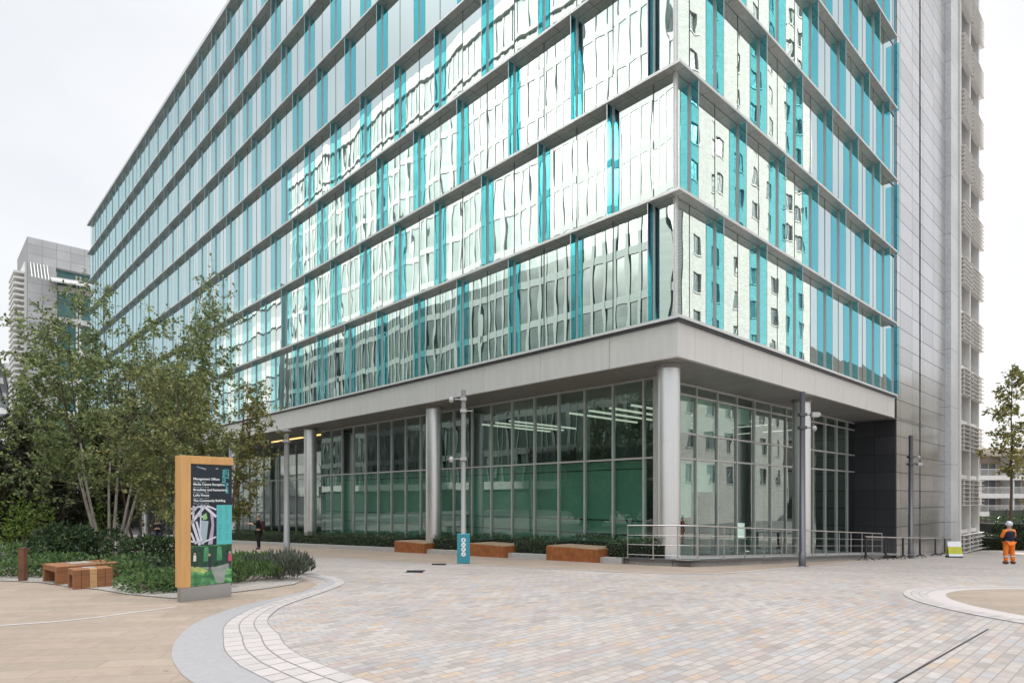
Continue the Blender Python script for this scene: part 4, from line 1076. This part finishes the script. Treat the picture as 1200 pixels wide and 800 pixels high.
# balcony flats
BW = plain('flats_white', (.80,.78,.76), .7, var=.06); BB = plain('flats_brick', (.47,.39,.33), .8, var=.2, scale=1); BG = plain('flats_glass', (.16,.18,.20), .2, var=.3, scale=.5)
fx0, fy0 = at(1128, 82)
FB = thing('balcony_flats', 'pale block of flats with long white balconies beyond the hedges', 'building', (fx0, fy0, g(fx0, fy0)), R(-3))
FL = 60; zb = g(fx0, fy0)
lv = [zat(q, 82)-zb for q in (628, 612, 580, 549, 516, 483, 449)]
topz = zat(527, 82)-zb
mb = MB(); mb.box(0, FL, 2.2, 12, -.5, topz-.8); mb.build('wall', BB, FB)
mb = MB(); mb.box(-.3, FL, -.0, 12.3, topz-.8, topz-.2); mb.box(1, FL-2, 3, 11, topz-.2, topz+.4); mb.build('roof', plain('flats_roof', (.50,.43,.36), .8), FB)
lv = [2.35*i-.3 for i in range(1, 8)]
for i, z in enumerate(lv):
    if z > topz-1.5: break
    mb = MB(); mb.box(-.2, FL, 0, 2.19, z-.22, z); mb.box(-.2, FL, -.08, .0, z-.35, z+.25); mb.build('balcony', BW, FB)
    mb = MB(); mb.box(-.2, FL, -.03, -.01, z+1.02, z+1.08)
    k = 0
    while k*.14 < FL: mb.box(k*.14, k*.14+.03, -.03, -.01, z+.251, z+1.019); k += 1
    mb.build('balcony_rail', BW, FB)
    for k in range(int(FL/3.2)):
        x_ = .5+3.2*k
        m2 = MB(); m2.box(x_, x_+1.9, 2.12, 2.19, z+.02, z+1.9, 0); m2.box(x_-.08, x_-.001, 2.1, 2.19, z+.01, z+2.0, 1); m2.box(x_+.92, x_+.98, 2.1, 2.119, z+.02, z+1.9, 1); m2.box(x_+1.901, x_+1.98, 2.1, 2.19, z+.01, z+2.0, 1)
        if k < 8: m2.build('window', [BG, BW], FB)
for k in range(9):
    mb = MB(); mb.box(k*6.4-.15, k*6.4+.15, .1, 2.18, -.5, topz-.8); mb.build('party_wall', BW, FB)

# ------------------------------------------------------------------ left background
LT = thing('office_tower', 'pale grey tower with louvred side and teal glazing beyond the trees', 'building', (*at(32, 105), g(*at(32, 105))), math.atan2(ry, rx))
zg = g(*at(32, 105)); zt2 = zat(277, 105)-zg
LTC = bricky('tower_panels', 'xz', 2.0, 1.6, .04, [(0,(.46,.455,.46)),(.5,(.50,.495,.50))], (.30,.30,.30), rough=.5, metal=.2, bump=.1, offset=0)
mb = MB(); mb.box(0, 3.9, 0, 14, -.5, zt2); mb.box(3.9, 24, 0, 14, zt2-4.2, zt2); mb.build('wall', LTC, LT)
mb = MB(); mb.box(3.9, 24, 1.4, 14, -.5, zt2-4.2); mb.build('glazed_wall', plain('tower_glass', (.10,.25,.25), .08, var=.3, scale=.3), LT)
mb = MB()
for v in (3.9, 6.9, 7.4, 10.4, 13.5, 17): mb.box(v, v+.3, 1.1, 1.39, -.5, zt2-4.6)
z = 2
while z < zt2-6: mb.box(4.21, 24, .9, 1.38, z, z+.9); z += 5.4
mb.build('floor_band', BW, LT)
mb = MB(); mb.face([(3.0,-2.2,zt2-7),(24,-2.2,zt2-6.2),(24,1.3,zt2-4.6),(3.0,1.3,zt2-5.4)]); mb.face([(3.0,-2.2,zt2-7.3),(24,-2.2,zt2-6.5),(24,-2.2,zt2-6.2),(3.0,-2.2,zt2-7)]); mb.face([(3.0,1.3,zt2-5.7),(24,1.3,zt2-4.9),(24,-2.2,zt2-6.5),(3.0,-2.2,zt2-7.3)])
for i in range(6): mb.bar((.4+.45*i,-2.2+.0*i,zt2-7.2), (.4+.45*i,-.01,zt2-4.2), .12, .12)
mb.build('canopy', WHITEM, LT)
mb = MB()
for i in range(26): mb.box(-1.7, -.3, 1.0, 9, zt2-6-.95*i, zt2-5.65-.95*i)
mb.box(-.29, -.01, .5, 9.5, zt2-33, zt2-4); mb.build('louvre_bank', WHITEM, LT)
LO = thing('low_office', 'distant white banded office with dark slanting masts at the left edge', 'building', (*at(-60, 150), g(*at(-60, 150))), R(6))
zg2 = g(*at(-60, 150)); ht = zat(425, 150)-zg2
mb = MB(); mb.box(0, 24, 0, 20, -.5, ht); mb.build('wall', plain('low_office_glass', (.26,.28,.30), .3, var=.2), LO)
for i in range(9):
    mb = MB(); mb.box(-.3, 24.3, -.4, -.01, ht-1.2-3.6*i, ht+.2-3.6*i); mb.build('floor_band', BW, LO)
for i in range(3):
    mb = MB(); mb.bar((12.5+1.5*i, -1, ht-9), (9.2+2.5*i, -1, ht+4-1.2*i), .5, .5); mb.build('mast', POSTD, LO)
x, y = gpos(170, 33); t = thing('low_wall', 'long pale low wall where the seated person sits', 'wall', (x, y, g(x, y)), R(6))
mb = MB(); mb.box(-4, 4, 0, .45, -.3, .55); mb.build('body', plain('pale_wall', (.60,.57,.53), .8), t, .02)
mb = MB(); mb.box(-4.03, 4.03, -.03, .48, .552, .6); mb.build('coping', PALE, t)
sx_, sy_ = x, y

# ------------------------------------------------------------------ buildings across the streets, seen in the glass
def opp():
    b = thing('finned_building', 'tall white office with vertical fins mirrored in the left glass facade', 'building', (*W(-45, 26), 0), math.atan2(ry, rx))
    L, H = 103, 72.5; fh = 5.7
    gl_ = plain('opposite_glass', (.37,.44,.425), .2, var=.15, scale=.35)
    dk = plain('opposite_dark', (.055,.085,.078), .25, var=.4, scale=.35); gy = plain('opposite_grey', (.14,.175,.165), .5, var=.1)
    wh = plain('opposite_white', (.46,.465,.45), .6, var=.04)
    mb = MB(); mb.box(-14, 0, 0, L, 33.5, H-.5, 0); mb.box(-14, 0, 0, L, -3, 33.5, 1); mb.build('wall', [gl_, dk], b)
    mb = MB(); mb.box(-14.4, .5, -.3, L+.3, H-.5, H+1.4); mb.box(.0, .4, -.3, L+.3, H-6.0, H-5.5); mb.build('cornice', wh, b)
    mb = MB()
    k = 0
    while k*1.7 < L: mb.box(.01, .12, k*1.7, k*1.7+.5, 33.5, H-.51); mb.box(.01, .14, k*1.7, k*1.7+.4, 3.5, 33.49, 1); k += 1
    mb.build('facade_fin', [wh, gy], b)['kind'] = 'stuff'
    for k in range(1, 12):
        z = 3.4+fh*k; mb = MB(); mb.box(.002, .10, -.1, L+.1, z-.95, z); mb.build('floor_band', wh if z > 33 else gy, b)
    mb = MB(); mb.box(.002, .6, -.1, L+.1, 3.0, 4.2); mb.build('floor_band', wh, b)
    c = thing('striped_building', 'lower banded block mirrored at the far end of the left facade', 'building', (*W(-45, 134), 0), math.atan2(ry, rx))
    mb = MB(); mb.box(-14, 0, 0, 40, -3, 52); mb.build('wall', plain('striped_wall', (.35,.36,.36), .4, var=.2), c)
    for k in range(9):
        mb = MB(); mb.box(.002, .4, -.1, 40.1, 2+5.7*k, 4.3+5.7*k); mb.build('floor_band', wh, c)
    br = bricky('white_brick', 'xz', .6, .22, .02, [(0,(.50,.49,.465)),(.4,(.55,.54,.51)),(.75,(.46,.45,.425))], (.38,.37,.35), rough=.85, bump=.2, noise=.12)
    d = thing('brick_tower', 'pale brick tower with small dark windows mirrored in the right facade', 'building', (*W(57, -35), 0), math.atan2(ry, rx))
    L, H = 44, 92
    # front face (towards +y) with real window openings
    cols = [3+6.0*i for i in range(7)]; ww = 2.1
    mbw, mbg = MB(), MB()
    xs = sorted([0, L]+[c_ for c_ in cols]+[c_+ww for c_ in cols]); zs = [-3]
    k = 0
    while 4.0+5.2*k < H-3: zs += [4.0+5.2*k, 6.7+5.2*k]; k += 1
    zs.append(H)
    for i in range(len(xs)-1):
        for j in range(len(zs)-1):
            hole = i % 2 == 1 and j % 2 == 1
            if not hole: mbw.face([(xs[i+1],0,zs[j]),(xs[i],0,zs[j]),(xs[i],0,zs[j+1]),(xs[i+1],0,zs[j+1])])
            else:
                q = [(xs[i+1],0,zs[j]),(xs[i],0,zs[j]),(xs[i],0,zs[j+1]),(xs[i+1],0,zs[j+1])]
                for e in range(4):
                    a_, b_ = q[e], q[(e+1) % 4]; mbw.face([a_, (a_[0],-.2,a_[2]), (b_[0],-.2,b_[2]), b_])
                mbg.box(xs[i], xs[i+1], -.24, -.2, zs[j], zs[j+1], 0); mbg.box((xs[i]+xs[i+1])/2-.04, (xs[i]+xs[i+1])/2+.04, -.199, -.16, zs[j], zs[j+1], 1); mbg.box(xs[i]-.1, xs[i+1]+.1, .002, .1, zs[j]-.14, zs[j]-.002, 1)
    mbw.box(0, L, -16, -.25, -3, H)
    mbw.build('wall', br, d); o = mbg.build('window', [plain('tower_window', (.13,.16,.165), .15, var=.4), wh], d); o['kind'] = 'stuff'
    e = thing('dark_brick_block', 'dark low block mirrored in the metal cladding on the right', 'building', (*W(104, -38), 0), math.atan2(ry, rx))
    mb = MB(); mb.box(0, 110, -14, 0, -4, 31); mb.build('wall', bricky('dark_brick', 'xz', .5, .16, .015, [(0,(.05,.042,.037)),(.5,(.06,.048,.042))], (.05,.045,.04), rough=.85, bump=.2), e)
    for k in range(5):
        mb = MB(); mb.box(-.1, 110.1, .002, .35, 1.2+6*k, 2.0+6*k); mb.build('floor_band', POSTD, e)
opp()

# ------------------------------------------------------------------ people
SKIN = plain('skin', (.50,.31,.22), .55, var=.06); HAIR = plain('hair', (.025,.018,.014), .6, var=.3, scale=30)
def skin_mesh(name, J, E, root, m, parent, sub=2):
    names = list(J); me = bpy.data.meshes.new(name)
    me.from_pydata([J[q][:3] for q in names], [(names.index(a), names.index(b)) for a, b in E], [])
    o = bpy.data.objects.new(name, me); C.objects.link(o)
    sm = o.modifiers.new('skin', 'SKIN'); sm.use_smooth_shade = True
    for i, q in enumerate(names):
        sv = me.skin_vertices[0].data[i]; r_ = J[q][3]; sv.radius = (r_[0], r_[1]) if hasattr(r_, '__len__') else (r_, r_); sv.use_root = (q == root)
    ss = o.modifiers.new('sub', 'SUBSURF'); ss.levels = sub; ss.render_levels = sub
    bpy.context.view_layer.update()
    nm = bpy.data.meshes.new_from_object(o.evaluated_get(bpy.context.evaluated_depsgraph_get()))
    bpy.data.objects.remove(o); bpy.data.meshes.remove(me)
    nm.name = name; nm.materials.clear(); nm.materials.append(m)
    for p in nm.polygons: p.use_smooth = True
    r_ = bpy.data.objects.new(name, nm); C.objects.link(r_); r_.parent = parent
    return r_
BE = [('pelvis','spine'),('spine','chest'),('chest','neck'),('neck','jaw'),('jaw','head')]
for s in 'LR': BE += [('chest','sh'+s),('sh'+s,'el'+s),('el'+s,'wr'+s),('wr'+s,'ha'+s),('pelvis','hip'+s),('hip'+s,'kn'+s),('kn'+s,'an'+s),('an'+s,'toe'+s)]
def stand():
    J = {'pelvis':(0,0,.96,(.15,.115)),'spine':(0,0,1.14,(.14,.105)),'chest':(0,0,1.36,(.165,.12)),'neck':(0,0,1.53,.055),'jaw':(0,-.015,1.61,(.07,.08)),'head':(0,-.01,1.72,(.08,.095))}
    for s, k in (('L',1),('R',-1)):
        J.update({'sh'+s:(k*.19,0,1.44,.065),'el'+s:(k*.25,.03,1.16,.048),'wr'+s:(k*.25,-.06,.92,.033),'ha'+s:(k*.25,-.08,.85,.036),
                  'hip'+s:(k*.1,0,.88,.095),'kn'+s:(k*.115,-.01,.49,.065),'an'+s:(k*.12,.02,.09,.045),'toe'+s:(k*.135,-.13,.04,.04)})
    return J
def grow(J, keys, add): 
    r_ = {}
    for k in keys:
        x, y, z, rr = J[k]; rr = rr if hasattr(rr, '__len__') else (rr, rr); r_[k] = (x, y, z, (rr[0]+add, rr[1]+add))
    return r_
def dress(J, t, jacket, trousers, shoe, head=None, hair=HAIR, shirt=None, sleeves=True):
    skin_mesh('body', J, BE, 'pelvis', SKIN, t)
    hb = MB()
    for s, k in (('L',1),('R',-1)):
        h = Vector(J['ha'+s][:3]); wv = Vector(J['wr'+s][:3]); d = (h-wv).normalized(); sd_ = d.cross(Vector((0,1,0)) if abs(d.y) < .9 else Vector((1,0,0))).normalized()
        for i, (o_, L) in enumerate(((-.03,.07),(-.01,.085),(.01,.08),(.03,.065))):
            a = h+sd_*o_+d*.02; hb.tube([a, a+d*L*.55, a+d*L*.9+Vector((0,-.02,-.01))], [.011,.010,.007], 6)
        a = h-sd_*.035; hb.tube([a, a+d*.035-sd_*.025, a+d*.06-sd_*.02], [.012,.011,.008], 6)
    hb.build('hand', SKIN, t)
    hd = Vector(J['head'][:3]); fb = MB()
    for k in (-1, 1): fb.ball((hd.x+k*.032, hd.y-.092, hd.z-.04), .012, 8, 1)
    fb.tube([(hd.x, hd.y-.085, hd.z-.035), (hd.x, hd.y-.118, hd.z-.075), (hd.x, hd.y-.09, hd.z-.085)], [.01,.016,.01], 6); fb.box(hd.x-.025, hd.x+.025, hd.y-.098, hd.y-.085, hd.z-.118, hd.z-.108, 2)
    for k in (-1, 1): fb.ball((hd.x+k*.085, hd.y+.005, hd.z-.055), .03, 8, 0, 1, .35, .7)
    fb.build('face', [SKIN, BLACK, plain('lips', (.35,.14,.12), .5)], t)
    if hair:
        m_ = MB(); m_.ball((hd.x, hd.y+.018, hd.z+.005), .105, 14, 0, 1.08, .93, 1.05); m_.v = [v for v in m_.v]; m_.build('hair', hair, t)
    top = ['pelvis','spine','chest','shL','elL','wrL','shR','elR','wrR'] if sleeves else ['pelvis','spine','chest','shL','elL','shR','elR']
    JE = [e for e in BE if e[0] in top and e[1] in top]
    jk = grow(J, top, .028); jk['neck0'] = (J['chest'][0]*.5+J['neck'][0]*.5, J['chest'][1]*.5+J['neck'][1]*.5, J['chest'][2]*.4+J['neck'][2]*.6, .075)
    skin_mesh('jacket', jk, JE+[('chest','neck0')], 'pelvis', jacket, t)
    low_ = ['pelvis','hipL','knL','anL','hipR','knR','anR']
    skin_mesh('trousers', grow(J, low_, .022), [e for e in BE if e[0] in low_ and e[1] in low_], 'pelvis', trousers, t)
    for s in 'LR':
        skin_mesh('boot', grow({'a':J['an'+s],'b':J['toe'+s],'c':(J['an'+s][0], J['an'+s][1]+.05, .05, .04)}, ['a','b','c'], .014), [('a','b'),('a','c')], 'a', shoe, t, 1)
# road worker seen from behind
x, y = p2g(1182.5, 660.5)
t = thing('person', 'worker in orange high-visibility suit, dark vest and pale helmet, seen from behind', 'person', (x, y, g(x, y)), R(178))
ORG = plain('hi_vis_orange', (.85,.20,.015), .7, var=.1, scale=8); VEST = plain('navy_vest', (.008,.012,.03), .8, var=.2)
J = stand()
for s, k in (('L',1),('R',-1)):
    J['el'+s] = (k*.27,-.05,1.18,.05); J['wr'+s] = (k*.12,-.26,1.2,.035); J['ha'+s] = (k*.06,-.31,1.24,.036); J['kn'+s] = (k*.14,-.01,.5,.075); J['an'+s] = (k*.15,.02,.1,.06); J['hip'+s] = (k*.11,0,.88,.105); J['toe'+s] = (k*.17,-.13,.05,.045)
dress(J, t, ORG, ORG, CORTEND, hair=None)
vj = grow(J, ['pelvis','spine','chest'], .05); vj['pelvis'] = (0,0,.97,(.22,.185)); vj['spine'] = (0,0,1.14,(.22,.185)); vj['chest'] = (0,0,1.38,(.25,.225))
vj['top'] = (0,.01,1.47,(.2,.17))
skin_mesh('vest', vj, [('pelvis','spine'),('spine','chest'),('chest','top')], 'pelvis', VEST, t)
mb = MB(); hd = J['head']; mb.ball((hd[0], hd[1]+.01, hd[2]+.035), .125, 16, 0, .95, 1, 1.12); mb.tube([(hd[0],hd[1]+.0,hd[2]-.01),(hd[0],hd[1]+.0,hd[2]+.012)], [.15,.14], 16); mb.build('helmet', plain('helmet', (.60,.64,.70), .35, var=.05), t)
for s, k in (('L',1),('R',-1)):
    for z in (.34,):
        mb = MB(); mb.tube([(k*.148,.008,z-.03),(k*.148,.008,z+.03)], [.105,.107], 14, cap=False); mb.build('reflective_band', plain('silver_tape', (.6,.6,.55), .4), t)
# standing person at the far hedge
x, y = p2g(303, 643.5)
t = thing('person', 'person in black standing before the far hedge, arms raised in front', 'person', (x, y, g(x, y)), R(-75))
J = stand()
for s, k in (('L',1),('R',-1)):
    J['sh'+s] = (k*.19,-.02,1.43,.065); J['el'+s] = (k*.24,-.22,1.28,.048); J['wr'+s] = (k*.12,-.44,1.32,.033); J['ha'+s] = (k*.08,-.52,1.34,.036)
BLK = plain('black_cloth', (.012,.011,.013), .85, var=.3, scale=8)
dress(J, t, BLK, BLK, BLACK, hair=plain('grey_hair', (.25,.22,.20), .7), sleeves=False)
mb = MB(); mb.box(-.16, .16, .13, .30, 1.0, 1.45); mb.build('backpack', plain('red_black_bag', (.05,.012,.012), .8), t, .04)
# seated person on the low wall
t = thing('person', 'person in a dark jacket seated on the pale low wall, head bowed', 'person', (*at(185, sy_+.15), g(*at(185, sy_+.15))+.12), R(25))
J = {'pelvis':(0,.1,.58,(.15,.12)),'spine':(0,.08,.78,(.14,.11)),'chest':(0,.0,1.0,(.16,.12)),'neck':(0,-.06,1.15,.055),'jaw':(0,-.12,1.21,(.07,.08)),'head':(0,-.13,1.31,(.08,.095))}
for s, k in (('L',1),('R',-1)):
    J.update({'sh'+s:(k*.19,-.02,1.07,.065),'el'+s:(k*.25,-.1,.8,.048),'wr'+s:(k*.1,-.3,.85,.033),'ha'+s:(k*.05,-.37,.88,.036),'hip'+s:(k*.1,.02,.58,.095),'kn'+s:(k*.13,-.42,.56,.065),'an'+s:(k*.13,-.4,.12,.045),'toe'+s:(k*.14,-.55,.05,.04)})
dress(J, t, BLK, plain('dark_jeans', (.02,.025,.04), .8), BLACK)
